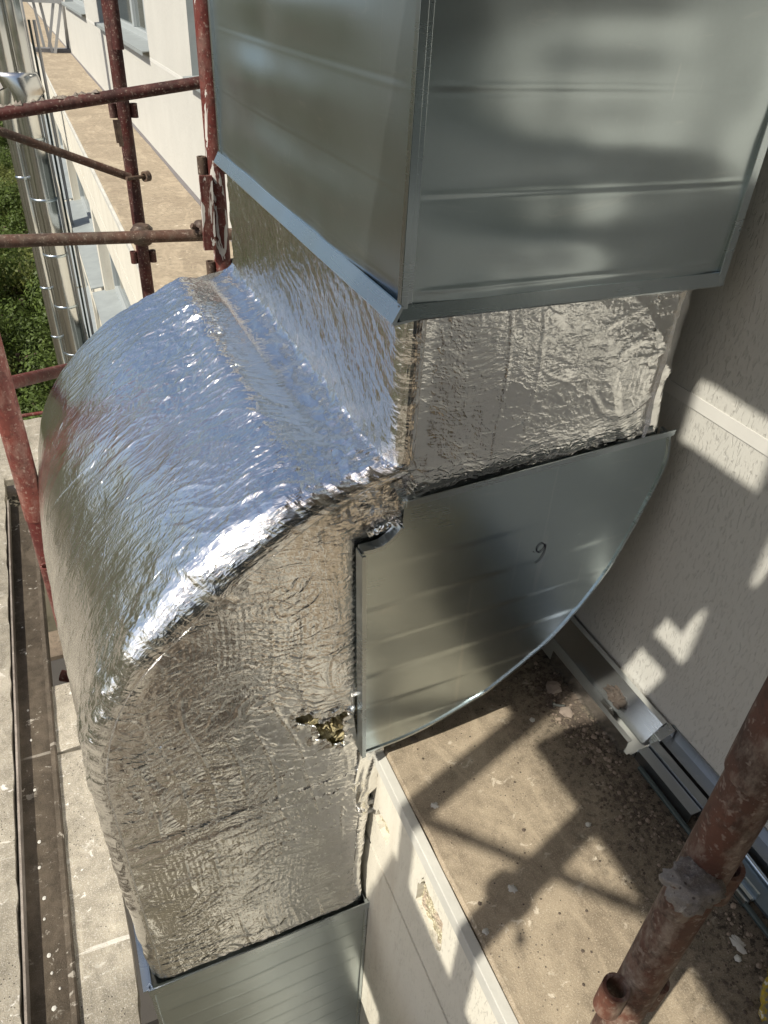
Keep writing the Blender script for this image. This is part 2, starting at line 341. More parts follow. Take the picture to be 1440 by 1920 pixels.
# upper wall: strip groove at z -.462..-.443, windows from z -.415 up
facade(up, XW, .30, Y0, Y1, -.443, 3.0, wins, -.415, 1.05)
up.build('upper_wall', M_['wall'], bd)
MB().box((XW, Y0, -1.05), (XW+.30, Y1, -.462)).build('upper_wall_base', M_['wall'], bd)
MB().box((XW-.0015, Y0, -.462), (XW+.25, Y1, -.443)).build('wall_band', simple('wall_band_paint', (.55,.545,.52), .8, 0, .15), bd)
for i, (a, b) in enumerate(wins):
    if b < -3 or a > 30: continue
    fr = MB()
    for (p, q) in (((XW+.10,a,-.413),(XW+.16,b,-.36)), ((XW+.10,a,1.0),(XW+.16,b,1.048)), ((XW+.10,a,-.36),(XW+.16,a+.06,1.0)), ((XW+.10,b-.06,-.36),(XW+.16,b,1.0)), ((XW+.102,(a+b)/2-.04,-.36),(XW+.158,(a+b)/2+.04,1.0)), ((XW+.104,a+.7,-.36),(XW+.156,a+.76,1.0))): fr.box(p, q)
    f = fr.build('window', M_['frame'], bd, .004)
    MB().box((XW+.125, a+.06, -.36), (XW+.135, b-.06, 1.0)).build('pane', M_['glass'], f)
    s = MB(); s.prism([(XW+.10,-.400),(XW-.045,-.412),(XW-.045,-.436),(XW-.040,-.436),(XW-.040,-.418),(XW+.10,-.406)], 1, a-.01, b+.01)
    s.build('window_sill', M_['sill'], bd)
    MB().box((XW-.0012, b-.0015, -.415), (XW+.101, b-.0115+.008, 1.04)).build('window_reveal', M_['sill'], f)
# ledge slab
Zj = -1.0
def vn1_(a): return float(vnoise(np.array([a]), np.array([.4]), 99)[0])-.5
def ledge_mesh():
    mb = MB(); ys = np.concatenate([np.arange(-14, -1, 1.0), np.arange(-1, 1.6, .012), np.arange(1.6, 46, .35)])
    vs = []; n = len(ys)
    for y in ys:
        e = .3395 + .0045*(float(vnoise(np.array([y*22]), np.array([0.3]), 3)[0])-.5) + .006*(float(vnoise(np.array([y*6]), np.array([1.3]), 4)[0])-.5)
        if y < -1 or y > 2: e = .3395
        vs += [(e-.001, y, -1.03), (e, y, -1.006), (e+.004, y, -1.0), (XW+.01, y, -1.0)]
    mb.add(vs, [(i*4+k, i*4+k+1, (i+1)*4+k+1, (i+1)*4+k) for i in range(n-1) for k in range(3)])
    return mb
ledge_mesh().build('ledge_top', M_['ledge'], bd)
jm = MB(); n = 240; vs = []
for i in range(n):
    y = 1.5*(28/1.5)**(i/(n-1)); wv_ = .012+.02*max(0, vn1_(y*1.1))+.006*vn1_(y*9)
    vs += [(XW+.002, y, Zj+.014), (XW-wv_, y, Zj+.002), (XW-wv_, y, Zj-.002)]
jm.add(vs, [(i*3+k, i*3+k+1, (i+1)*3+k+1, (i+1)*3+k) for i in range(n-1) for k in range(2)]); jm.build('joint_seal', simple('grey_seal', (.13,.12,.12), .8), bd)
# coping strip on the outer edge
MB().box((.3235, Y0, -1.032), (.3385, .675, -1.004)).box((.3235, 1.45, -1.032), (.3385, Y1, -1.004)).build('coping_strip', M_['coping'], bd, .0015)
# lower facade: plaster band with two broken holes, groove, wall below
def holed(outer, holes, x0, x1):
    mb = MB(); loops = [outer]+holes
    pts = [p for l in loops for p in l]
    tr = tessellate_polygon([[Vector((p[0], p[1], 0)) for p in l] for l in loops])
    mb.add([(x0, p[0], p[1]) for p in pts], tr)
    for l in loops:
        n = len(l); mb.add([(x0,p[0],p[1]) for p in l]+[(x1,p[0],p[1]) for p in l], [(i,(i+1)%n,n+(i+1)%n,n+i) for i in range(n)])
    return mb
def rag(poly, amp, sub=6, seed=1):
    rr = random.Random(seed); out = []
    for i, p in enumerate(poly):
        q = poly[(i+1) % len(poly)]
        for k in range(sub):
            t = k/sub; out.append((p[0]*(1-t)+q[0]*t+rr.uniform(-amp, amp), p[1]*(1-t)+q[1]*t+rr.uniform(-amp, amp)))
    return out
h1 = rag([(.482,-1.072),(.490,-1.110),(.492,-1.157),(.462,-1.165),(.418,-1.172),(.405,-1.150),(.413,-1.083),(.440,-1.088)], .003, 5, 3)
h2 = rag([(.600,-1.135),(.645,-1.140),(.655,-1.172),(.632,-1.186),(.600,-1.184)], .003, 5, 5)
holed([(-.6,-1.032),(-.6,-1.272),(3.0,-1.272),(3.0,-1.032)], [h1, h2], .330, .345).build('plaster_band', M_['wallfar'], bd)
g = MB(); ny, nz = 90, 60
ys = np.linspace(.37, .68, ny); zs = np.linspace(-1.2, -1.05, nz); YY, ZZ = np.meshgrid(ys, zs, indexing='ij')
dd = ridge(YY*110, ZZ*110, 11, 1)*.006 + vnoise(YY*40, ZZ*40, 12)*.005
g.add([(.3335+float(d), float(y), float(z)) for y, z, d in zip(YY.ravel(), ZZ.ravel(), dd.ravel())], [(i*nz+j, i*nz+j+1, (i+1)*nz+j+1, (i+1)*nz+j) for i in range(ny-1) for j in range(nz-1)], True)
g.build('exposed_foam', M_['foam'], bd)
MB().box((.346, -.6, -1.272), (.36, 3.0, -1.031)).build('band_backing', M_['wall'], bd)
MB().box((.336, Y0, -1.284), (.37, Y1, -1.2725)).build('wall_groove', M_['groove'], bd)
MB().box((.3302, Y0, -1.272), (.36, -.6, -1.032)).box((.3302, 3.0, -1.272), (.36, Y1, -1.032)).build('plaster_band', M_['wallfar'], bd)
lw = MB(); ops = [(3.2+2.85*k, 5.9+2.85*k) for k in range(0, 12)]
lw.box((.330, Y0, GZ), (.50, Y1, -3.9)); 
def frow(zb, zt, z0):
    for (a, b), (c, d) in zip(ops, ops[1:]): lw.box((.330, b, zb), (.50, c, zt))
    lw.box((.330, Y0, zb), (.50, ops[0][0], zt)); lw.box((.330, ops[-1][1], zb), (.50, Y1, zt))
frow(-2.02, -1.42, 0); frow(-3.9, -3.0, 0)
lw.box((.330, Y0, -1.42), (.50, Y1, -1.284)); lw.box((.330, Y0, -3.0), (.50, Y1, -2.02))
lw.build('lower_wall', M_['wallfar'], bd)
for zb, zt in ((-2.02, -1.42), (-3.9, -3.0)):
    for a, b in ops:
        fr = MB()
        for p, q in (((.40,a,zb),(.45,b,zb+.05)), ((.40,a,zt-.05),(.45,b,zt)), ((.40,a,zb+.05),(.45,a+.05,zt-.05)), ((.40,b-.05,zb+.05),(.45,b,zt-.05)), ((.402,(a+b)/2-.03,zb+.05),(.448,(a+b)/2+.03,zt-.05))): fr.box(p, q)
        f = fr.build('window', M_['frame'], bd)
        MB().box((.42, a+.05, zb+.05), (.43, b-.05, zt-.05)).build('pane', M_['glass'], f)
        s = MB(); s.prism([(.40,zb+.012),(.235,zb-.012),(.235,zb-.036),(.242,zb-.036),(.242,zb-.020),(.40,zb+.004)], 1, a-.03, b+.03)
        s.build('window_sill', M_['sill'], bd)
MB().box((.36, Y0, GZ), (.44, Y0+.1, -1.05)).build('end_wall', M_['wallfar'], bd)
MB().box((.51, Y0, GZ), (.52, Y1, -1.05)).build('inner_wall', M_['black'], bd)
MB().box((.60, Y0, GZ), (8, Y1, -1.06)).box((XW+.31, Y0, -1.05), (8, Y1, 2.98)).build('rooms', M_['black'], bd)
# ------------------------------------------------------------------ foil-wrapped duct
def build_duct():
    dt = empty('air_duct', (.12, 1.05, -1.5), 'foil wrapped square air duct bending over the ledge and down the facade', 'air duct')
    YF, YB = .660, 1.445; R = .023
    # outer outline C(s) with matching inner outline D(s)
    C = []; D = []
    def seg(c0, c1, d0, d1, n):
        for i in range(n):
            t = i/n; C.append((c0[0]+(c1[0]-c0[0])*t, c0[1]+(c1[1]-c0[1])*t)); D.append((d0[0]+(d1[0]-d0[0])*t, d0[1]+(d1[1]-d0[1])*t))
    cx, cz, r0 = .338, -.955, .425
    seg((.326,-.16), (.326,-.452), (.719,-.16), (.717,-.44), 130)
    ctl = [(.326,-.440),(.3245,-.460),(.316,-.469),(.300,-.472),(.25,-.482),(.185,-.500),(.113,-.541),(.060,-.584),(.020,-.626),(-.020,-.678),(-.052,-.737),(-.074,-.805),(-.086,-.88),(-.087,-.955),(-.087,-1.0)]
    dense = []
    for i in range(1, len(ctl)-2):
        p0, p1, p2, p3 = ctl[i-1:i+3]
        for j in range(40):
            t = j/40; dense.append([.5*((2*b_)+(-a_+c_)*t+(2*a_-5*b_+4*c_-d_)*t*t+(-a_+3*b_-3*c_+d_)*t**3) for a_, b_, c_, d_ in zip(p0, p1, p2, p3)])
    dense.append(list(ctl[-2])); dense = np.array(dense); al = np.concatenate([[0], np.cumsum(np.hypot(*np.diff(dense, axis=0).T))])
    n = 390
    for i in range(n):
        t = i/n; q = (np.interp(t*al[-1], al, dense[:, 0]), np.interp(t*al[-1], al, dense[:, 1])); C.append(q)
        if t < .50:
            b = math.radians(90*(t/.50)); D.append((.717-.42*(1-math.cos(b)), -.44-.42*math.sin(b)))
        else:
            u = (t-.50)/.50; q0 = (.717-.42, -.86); D.append((q0[0]+(.322-q0[0])*u, q0[1]+(-1.0-q0[1])*u))
    seg((-.087, cz), (-.083,-1.52), (.322,-1.0), (.322,-1.52), 250)
    C = np.array(C); D = np.array(D); ns = len(C)
    s_ = np.concatenate([[0], np.cumsum(np.hypot(*np.diff(C, axis=0).T))])
    # side (outer) : y from YB to YF+R ; corner ; cap ; corner ; right side
    rows = []   # each column j gives function -> positions
    Rs = .020+.030*np.exp(-((s_-.54)/.17)**2)*np.clip((s_-.30)/.10, 0, 1)
    ysd = np.linspace(0, 1, 330); ang = np.linspace(0, math.pi/2, 12)[1:]
    cap = np.linspace(0, 1, 210)[1:-1]; ysr = np.linspace(YF+R, YB, 70)
    dirn = D-C; ln = np.hypot(dirn[:,0], dirn[:,1])[:,None]; dn = dirn/ln
    P = []; U = []; V = []; Z = []
    for t in ysd: y = YB+(YF+Rs-YB)*t; P.append((C[:,0], y, C[:,1])); U.append(s_); V.append(y-YF); Z.append(0)
    for a in ang:
        off = (Rs*(1-math.cos(a)))[:,None]; q = C+dn*off; P.append((q[:,0], YF+Rs*(1-math.sin(a)), q[:,1])); U.append(s_); V.append(-(a*Rs)+Rs); Z.append(0)
    for t in cap:
        q = C+dn*(Rs[:,None]+(ln-Rs[:,None]-R)*t); P.append((q[:,0], np.full(ns, YF), q[:,1])); U.append(q[:,1]*1.0+7); V.append(q[:,0]*1.0+11); Z.append(1)
    for a in ang[::-1]:
        off = R*(1-math.cos(a)); q = D-dn*off; P.append((q[:,0], np.full(ns, YF+R*(1-math.sin(a))), q[:,1])); U.append(s_+3); V.append(np.full(ns, a*R)); Z.append(1)
    for y in ysr: P.append((D[:,0], np.full(ns, y), D[:,1])); U.append(s_+3); V.append(np.full(ns, y)); Z.append(2)
    P = np.array([np.stack(p, -1) for p in P]); U = np.array(U)*S; V = np.array(V)*S; Z = np.array(Z)     # (m, ns, 3)
    m = P.shape[0]
    du = np.gradient(P, axis=1); dv = np.gradient(P, axis=0); nr = np.cross(du, dv); nr /= np.linalg.norm(nr, axis=2, keepdims=True)+1e-9
    if nr[10, 20, 0] > 0: nr = -nr
    side = (Z == 0)[:, None]*np.ones((1, ns)); capm = (Z == 1)[:, None]*np.ones((1, ns))
    # ---- crinkles
    wu = U + .05*(vnoise(U*6, V*6, 21)-.5); wv = V + .05*(vnoise(U*5, V*5, 22)-.5)
    m1 = np.clip((vnoise(U*3.3, V*3.3, 5)-.30)/.45, 0, 1)
    along = ridge(wu*3.2 + wv*3.0, wv*26-wu*7, 31, 3.2)          # long pulls running round the bend
    along2 = ridge(wu*8+wv*4, wv*60-wu*14, 32, 2.5)
    cross = ridge(wu*38, wv*6, 33, 3.0)                           # creases square to them
    cross2 = ridge(wu*75, wv*14, 34, 2.0)
    lump = vnoise(U*3, V*3, 41)-.5; lump2 = vnoise(U*9, V*9, 42)-.5
    iso = ridge(wu*30, wv*30, 43, 2.5); iso2 = ridge(wu*70+.3, wv*70, 44, 2.0)
    tri = lambda t: np.abs(t-np.floor(t)-.5)*2
    lnf = lambda t, w_: np.clip((tri(t)-(1-w_))/w_, 0, 1)
    sarr = s_[None, :]*np.ones((m, 1)); yv = P[:, :, 1]
    nz = lambda f, sd: vnoise(U*f, V*f, sd)
    elb = (np.clip((s_-.36)/.05, 0, 1)*np.clip((1.10-s_)/.2, 0, 1))[None, :]
    # crumpled foil = sharp folds in several directions (flat facets between them)
    def folds(fr, sd, an=0.0, k=4, w_=1.6):
        out = 0
        for i in range(k):
            a = an + i*math.pi/k + .35*math.sin(sd*3+i*7)
            out = np.maximum(out, tri((U*math.cos(a)+V*math.sin(a))*fr + w_*nz(fr*.35, sd+i) + .6*nz(fr*.9, sd+10+i)))
        return out
    fA = tri(wv*7-wu*1.6+1.6*nz(3.2, 31)); fB = tri(wv*21-wu*6+2.2*nz(6, 32)+.6*nz(20, 36)); fC = tri(wv*55-wu*17+2.5*nz(12, 37))
    longp = np.clip((ridge(wu*2.2+wv*2.0, wv*19-wu*5, 35, 1)-.93)/.07, 0, 1)
    near = np.exp(-np.clip(sarr-.42, 0, 9)/.16)                 # busier towards the throat
    c1 = folds(26, 60); c2 = folds(62, 70); c3 = folds(13, 80); c4 = folds(125, 100, .3, 5); m3 = np.clip((nz(7, 8)-.35)/.35, 0, 1)
    m2 = np.clip((nz(4.5, 6)-.42)/.3, 0, 1)
    t1 = tnoise(wu*24+.6*nz(9, 501), wv*24, 511)-.5; t2 = tnoise(wu*52+7, wv*52+.8*nz(15, 502), 512)-.5; t3 = tnoise(wu*105, wv*105+3, 513)-.5; t0 = tnoise(wu*10, wv*10+5, 514)-.5
    s1 = tnoise((wu+.25*wv)*5.5, (wv-.30*wu)*26, 515)-.5; s2 = tnoise((wu+.2*wv)*13, (wv-.36*wu)*60, 516)-.5      # facets stretched round the bend
    g1 = tnoise((wu-.1*wv)*34, (wv+.1*wu)*9, 517)-.5; g2 = tnoise((wu-.15*wv)*75, (wv+.1*wu)*22, 518)-.5            # level facets on the fronts
    d = np.zeros_like(U)
    d += side*(.012*(nz(2.6, 41)-.5)+.003*(nz(8, 42)-.5)+.0016*(nz(19, 49)-.5))
    d += side*elb*((.0016*m2*m1+.0034*near)*s1*(.25+m2) + (.0011*m3*m1+.0016*near)*s2*(.15+m3) + .0004*t2*m3*m2 + .0012*t0)
    d += side*elb*near*(.0018*t1*(.1+m1)+.0010*t2*(.3+m2)+.0004*t3)
    d += side*elb*.28*(.0009*fA*(.3+m1) + .00065*fB*(.15+near*4.5)*(.3+m2) + .00050*fC*(.3+near*1.6)*(.3+m3) + .0022*longp*(.3+m1) + .0011*lnf(wv*11-wu*2.6+1.8*nz(4, 403), .10)*np.clip((nz(5, 404)-.45)/.2, 0, 1) + .0005*lnf(wv*37-wu*9+2.4*nz(8, 405), .4)*m3 + .0003*c2*m2 + .00018*c4*(.1+m3)*m1)
    d += side*elb*near*(.0036*c1*m1+.0014*c2*(.3+m2)+.0016*lnf(wv*16-wu*7+2*nz(7, 401), .35)+.0010*lnf(wv*31-wu*11+2*nz(11, 402), .4))
    up_ = np.clip((.34-sarr)/.04, 0, 1)*side
    d += up_*(.0016*tnoise(wu*22+wv*9, wv*26-wu*8, 519)+.0010*t2+.0012*t1*(.2+m1))
    d += up_*(.0012*tri(wu*16+wv*7+2*nz(6, 55))*(.3+m2)+.0006*tri(wu*36+wv*20+2*nz(10, 56))+.0009*c1*m1+.0007*c2+.0003*c4)
    d += (1-side)*(.010*(nz(2.8, 45)-.5)+.0014*(nz(8, 46)-.5)+.0003*(nz(24, 47)-.5))
    # front faces: shallow level ripples, short upright pleats, fine grain
    hr = tri(wu*17+wv*2.5+2.2*nz(5, 90)+.5*nz(25, 91)); hr2 = lnf(wu*30+wv*3+2.2*nz(9, 92)+.5*nz(40, 93), .34)*np.clip((nz(16, 193)-.30)/.3, 0, 1); vp = lnf(wv*19+wu*1.5+1.5*nz(4, 94), .20)*np.clip((nz(9, 194)-.45)/.2, 0, 1); vp2 = tri(wv*105+.8*nz(7, 95))*np.clip((nz(5, 195)-.45)/.25, 0, 1)*np.clip((nz(30, 196))*1.5, 0, 1)
    d += (1-side)*(.00016*hr*m1+.00060*hr2*(.3+m2)+.00055*vp+.00022*vp2+.0004*c2*m3*m2+.0003*c1*m2+.00020*c4*(.3+m3))
    d += (1-side)*(.0010*t0+.0010*g1*(.15+m1)+.0006*g2*(.2+m3)+.0004*t2*m2+.00022*t3)
    low = capm*np.clip((-P[:, :, 2]-.55)/.3, 0, 1)*(P[:, :, 0] < .34)
    hr3 = lnf(wu*62+wv*9+2.8*nz(12, 98)+.8*nz(60, 99), .45)*np.clip((nz(24, 198)-.35)/.3, 0, 1); hr4 = lnf(wu*47-wv*14+2.8*nz(10, 298)+.6*nz(50, 299), .40)*np.clip((nz(20, 297)-.40)/.3, 0, 1)
    d += (1-side)*(.00042*hr3+.00045*hr4)*(.3+m3) + low*(.0005*hr2+.0004*hr3+.0004*hr4) + low*.006*np.clip((-P[:, :, 2]-1.40)/.05, 0, 1)
    thr = np.exp(-((sarr-.318)/.022)**2)*side
    d += thr*(.0055*t1+.0028*t2+.0012*t3)
    crn = np.exp(-((yv-YF)/.022)**2)*side; d += crn*(.0040*t1+.0024*t2+.0012*t3)*np.clip((sarr-.26)/.1, .12, 1)
    rim = np.exp(-((yv-YF-.055)/.050)**2)*np.clip((sarr-.34)/.05, 0, 1)*np.clip((1.05-sarr)/.1, 0, 1)*side
    d += rim*((.0060*t1+.0034*t2+.0014*t3)*(.35+m2)+.0045*(nz(6, 301)-.5)+.0040*t0)
    tipc = np.exp(-(((P[:, :, 0]-.29)/.06)**2+((P[:, :, 2]+.49)/.05)**2+((yv-.70)/.10)**2))
    d += tipc*(.0070*t1+.0035*t2+.0015*t3)
    rsh = np.clip((P[:, :, 0]-.50)/.15, 0, 1)*capm*(P[:, :, 2] > -.6)
    d += .6*rsh*(.0026*lnf(wu*8+wv*9+1.6*nz(5, 96), .3)+.0022*lnf(wu*17-wv*9+2*nz(8, 97)+.4*nz(30, 397), .3)+.0032*t1*(.2+m1)+.0012*t2+.0040*(tnoise(wu*12+wv*4, wv*8-wu*5, 520)-.5))
    cc = np.exp(-(((P[:, :, 0]+.03)/.09)**2+((P[:, :, 2]+.93)/.10)**2))*capm
    d += cc*(.0055*t1+.0026*t2+.004*t0)
    d += side*.011*np.exp(-((sarr-.415)/.028)**2)*(0.6+.4*vnoise(V*4, U*0+.3, 48))*np.clip((yv-.74)/.15, 0, 1)
    d -= side*.004*np.exp(-((sarr-.355)/.022)**2)*np.clip((yv-.70)/.1, 0, 1)
    d += side*.022*np.sin(np.clip((sarr-.5)/.75, 0, 1)*math.pi)*np.clip((yv-.75)/.4, 0, 1)
    d += side*.034*np.clip((sarr-1.0)/.25, 0, 1)*np.clip((yv-.69)/.35, 0, 1)
    d += capm*.010*np.exp(-((P[:, :, 2]+.53-.065*(P[:, :, 0]-.33))/.055)**2)*np.clip((P[:, :, 0]-.31)/.03, 0, 1)
    # foil tape strip pulled over the bend
    tp = side*(np.abs(yv-.775-.10*(sarr-.75)) < .022)*(sarr > .72)*(sarr < .93)
    pass
    # tape lines / joints on the front of the lower leg
    tilt = P[:, :, 2] - .05*(P[:, :, 0])
    for zt, amp in ((-1.035, .0030), (-1.075, -.002), (-.60, .0)):
        wob = .006*(vnoise(P[:, :, 0]*14, P[:, :, 0]*0+zt, 51)-.5)
        d -= capm*amp*np.exp(-((tilt-zt+wob)/.006)**2)*(P[:, :, 0] < .33)
    for zt in (-1.19, -1.30, -1.40): d += capm*.0022*np.exp(-((tilt-zt)/.030)**2)*(P[:, :, 0] < .33)
    # lower leg tapers in slightly towards its foot
    j0 = int(np.argmax(Z == 1)); da = d[j0-10].copy(); db = d[j0+10].copy()
    for k in range(-9, 10):
        f = (k+10)/20; keep_ = (abs(k)/10)**1.5; mid = da*(1-f)+db*f
        d[j0+k] = d[j0+k]*keep_ + (mid+(.0016*t1[j0+k]+.0010*t2[j0+k])*np.clip((s_-.26)/.1, .15, 1))*(1-keep_)
    for k in range(-3, 4):
        nr[j0+k] = nr[j0-4]*(3-k)/6+nr[j0+4]*(k+3)/6
    P = P + nr*d[:, :, None]/S*1.25
    cap2 = capm > .5
    P[:, :, 1] = np.where(cap2 & (P[:, :, 0] > .275) & (P[:, :, 2] < -.465) & (P[:, :, 2] > -.975), np.maximum(P[:, :, 1], .6515), P[:, :, 1])
    P[:, :, 1] = np.where(cap2 & (P[:, :, 2] < -1.455), np.maximum(P[:, :, 1], .6600), P[:, :, 1])
    # ---- torn hole
    tear = np.array([(.1896,-.859),(.2067,-.852),(.2177,-.860),(.2313,-.884),(.2453,-.887),(.2553,-.872),(.2786,-.876),(.2647,-.896),(.2706,-.9317),(.2656,-.945),(.2483,-.937),(.2404,-.925),(.2190,-.917),(.2300,-.906),(.2240,-.888),(.2130,-.879),(.2003,-.873)])
    X = P[:, :, 0]+.004*(vnoise(P[:, :, 0]*150, P[:, :, 2]*150, 61)-.5)*2; Zz = P[:, :, 2]+.004*(vnoise(P[:, :, 0]*150, P[:, :, 2]*150, 62)-.5)*2
    def inside(X, Zz, poly):
        ins = np.zeros(X.shape, bool); n = len(poly)
        for i in range(n):
            x0, z0 = poly[i]; x1, z1 = poly[(i+1) % n]
            c = ((z0 > Zz) != (z1 > Zz)) & (X < (x1-x0)*(Zz-z0)/((z1-z0)+1e-12)+x0); ins ^= c
        return ins
    capb = (Z == 1)[:, None] & np.ones((1, ns), bool)
    gone = inside(X, Zz, tear) & capb
    gone |= inside(X, Zz, np.array([(.298,-.905),(.322,-.898),(.322,-.975),(.300,-.968),(.290,-.95)])) & capb
    # foil lips curl out round the tear
    dist = np.min(np.stack([np.hypot(P[:, :, 0]-x, P[:, :, 2]-z) for x, z in tear]), axis=0)
    P[:, :, 1] -= capm*(~gone)*.007*np.exp(-(dist/.010)**2)*vnoise(P[:, :, 0]*120, P[:, :, 2]*120, 63)
    idx = np.arange(m*ns).reshape(m, ns)
    q = np.stack([idx[:-1, :-1], idx[:-1, 1:], idx[1:, 1:], idx[1:, :-1]], -1).reshape(-1, 4)
    keep = ~(gone[:-1, :-1] & gone[1:, 1:] | gone[:-1, 1:] & gone[1:, :-1]).reshape(-1); q = q[keep]
    org = Vector(dt['org']); co = (P-np.array(org)[None, None, :])*S
    me = bpy.data.meshes.new('foil_wrap'); me.vertices.add(m*ns); me.vertices.foreach_set('co', co.astype(np.float32).ravel())
    me.loops.add(len(q)*4); me.loops.foreach_set('vertex_index', q.astype(np.int32).ravel())
    me.polygons.add(len(q)); me.polygons.foreach_set('loop_start', np.arange(0, len(q)*4, 4, dtype=np.int32)); me.polygons.foreach_set('loop_total', np.full(len(q), 4, np.int32))
    me.update(calc_edges=True); me.polygons.foreach_set('use_smooth', [False]*len(q))
    uvl = me.uv_layers.new(name='UV'); cm = capm.reshape(-1)[q.reshape(-1)] > .5; uu = U.reshape(-1)[q.reshape(-1)]; vv_ = V.reshape(-1)[q.reshape(-1)]; uv = np.stack([np.where(cm, vv_, uu), np.where(cm, uu, vv_)], -1); uvl.data.foreach_set('uv', uv.astype(np.float32).ravel())
    me.materials.append(M_['foil']); o = bpy.data.objects.new('foil_wrap', me); col.objects.link(o); o.parent = dt
    # back of the wrap
    ci = list(range(0, ns, 12))+[ns-1]; bk = MB(); bk.add([(C[i,0]+.004, YB-.002, C[i,1]) for i in ci]+[(D[i,0]-.004, YB-.002, D[i,1]) for i in ci], [(k, k+1, len(ci)+k+1, len(ci)+k) for k in range(len(ci)-1)])
    bk.build('back_face', M_['foil'], dt)
    # wool behind the tears
    n = 90; xs = np.linspace(.17, .325, n); zs = np.linspace(-.99, -.84, n); XX, ZZ = np.meshgrid(xs, zs, indexing='ij')
    yy = YF+.022-.024*vnoise(XX*45, ZZ*70, 71)-.010*ridge(XX*160, ZZ*160, 72, 1)+.006*vnoise(XX*300, ZZ*300, 73)
    yy = np.maximum(yy, YF+.0045)
    MB().add([(float(a), float(b), float(c)) for a, b, c in zip(XX.ravel(), yy.ravel(), ZZ.ravel())], [(i*n+j, i*n+j+1, (i+1)*n+j+1, (i+1)*n+j) for i in range(n-1) for j in range(n-1)]).build('mineral_wool', M_['wool'], dt)
    # loose flap of foil past the front right corner of the lower leg
    fl = MB(); nn = 40
    vs = []
    for i in range(nn):
        for j in range(nn):
            a = i/(nn-1); b = j/(nn-1); ww = .026*(1-.75*max(0, b-.80)/.20)
            x = .290+ww*a*1.75+.002*math.sin(b*8); z = -.975-b*.140+.004*math.sin(a*5)+.0012*math.sin(b*23)*a
            y = YF-.007-.0012*math.sin(a*7+b*6)-.0006*math.sin(b*13+a*3)-.0005*math.sin(a*19+b*5)+.004*a*a
            vs.append((x, y, z))
    fl.add(vs, [(i*nn+j, i*nn+j+1, (i+1)*nn+j+1, (i+1)*nn+j) for i in range(nn-1) for j in range(nn-1)], True)
    flo = fl.build('foil_flap', M_['foil'], dt)
    # crumpled shreds of foil at the notch and along the seam
    def shred(c, sz, seed):
        rr = random.Random(seed); k = 9; vs = []
        ax = Vector((rr.uniform(-1,1), rr.uniform(-1,1), rr.uniform(-1,1))).normalized(); bx = ax.cross(Vector((rr.uniform(-1,1), rr.uniform(-1,1), 1))).normalized(); nx = ax.cross(bx)
        for i in range(k):
            for j in range(k):
                a = i/(k-1)-.5; b = j/(k-1)-.5
                p = Vector(c)+ax*a*sz+bx*b*sz*.4*(1-abs(a))+nx*sz*.16*rr.uniform(-1,1); vs.append(tuple(p))
        return vs, [(i*k+j, i*k+j+1, (i+1)*k+j+1, (i+1)*k+j) for i in range(k-1) for j in range(k-1)]
    sh = MB()
    for c, sz, sd in (((.322,.655,-.535), .035, 1), ((.345,.655,-.492), .04, 2), ((.305,.655,-.545), .03, 3), ((.300,.652,-1.135), .022, 8)):
        vs, fs = shred(c, sz, sd); MB().add(vs, fs).build('foil_shred', M_['foil'], dt)
    return dt
duct = build_duct()
# ------------------------------------------------------------------ upper galvanised casing
def sheet_grid(fn, nu, nv):
    mb = MB(); mb.add([fn(i/(nu-1), j/(nv-1)) for i in range(nu) for j in range(nv)], [(i*nv+j, i*nv+j+1, (i+1)*nv+j+1, (i+1)*nv+j) for i in range(nu-1) for j in range(nv-1)], True)
    return mb
uc = empty('duct_casing', (.51, 1.0, -.266), 'large galvanised sheet metal box casing round the upright duct', 'duct casing')
XL, XR, YFc, YBc, ZB, ZT = .309, .722, .640, 1.41, -.266, .32
def crease(z, lines, w_=.0022):
    return sum(a*math.exp(-((z-l)/w_)**2) for l, a in lines)
def vn1(a, b, s): return float(vnoise(np.array([a]), np.array([b]), s)[0])-.5
FL = [(-.156,.0005),(-.160,-.0003),(-.068,-.0003),(-.0735,.0003),(.02,.0006),(.11,.0006),(.2,.0006),(-.245,.0008)]
def fpanel(u, v):
    z = ZB+.001+(ZT-ZB)*v; x = XL+.002+(XR-XL-.004)*u
    bow = .0045*math.sin(math.pi*u)*(.35+math.sin((z+.156)/.088*math.pi)**2)
    y = YFc-bow-crease(z, FL)*min(1, u*14, (1-u)*14)-.008*vn1(u*2.2, v*5, 81)-.004*vn1(u*6, v*9, 82)
    return (x, y, z)
sheet_grid(fpanel, 90, 330).build('front_panel', M_['galv'], uc)
def lpanel(u, v):
    z = ZB+.001+(ZT-ZB)*v; y = YFc+.002+(YBc-YFc-.004)*u
    bow = .007*math.sin(math.pi*u)*(.4+math.sin((z+.156)/.088*math.pi)**2)
    x = XL-bow*.7-.5*crease(z, FL)*min(1, u*14, (1-u)*14)-.007*vn1(u*3, v*5, 83)-.003*vn1(u*8, v*9, 84)
    return (x, y, z)
sheet_grid(lpanel, 110, 330).build('side_panel', M_['galv'], uc)
MB().box((XR-.001, YFc+.002, ZB), (XR+.001, YBc, ZT)).build('wall_side_panel', M_['galv'], uc)
MB().box((XL, YBc-.001, ZB), (XR, YBc+.001, ZT)).build('back_panel', M_['galv'], uc)
MB().box((XL+.003, YFc+.003, ZT-.004), (XR-.003, YBc-.003, ZT-.001)).build('top_panel', M_['galv'], uc)
# vertical corner seams (folded strips)
for (x, y, nm) in ((XL, YFc, 'corner_seam'), (XR-.001, YFc, 'corner_seam'), (XL, YBc, 'corner_seam')):
    s = MB(); s.box((x-.0045, y-.0055, ZB-.004), (x+.0035, y+.0035, ZT)); s.box((x+.0036, y-.0030, ZB-.002), (x+.0095, y-.0005, ZT)); s.build(nm, M_['galvb'], uc, .0008)
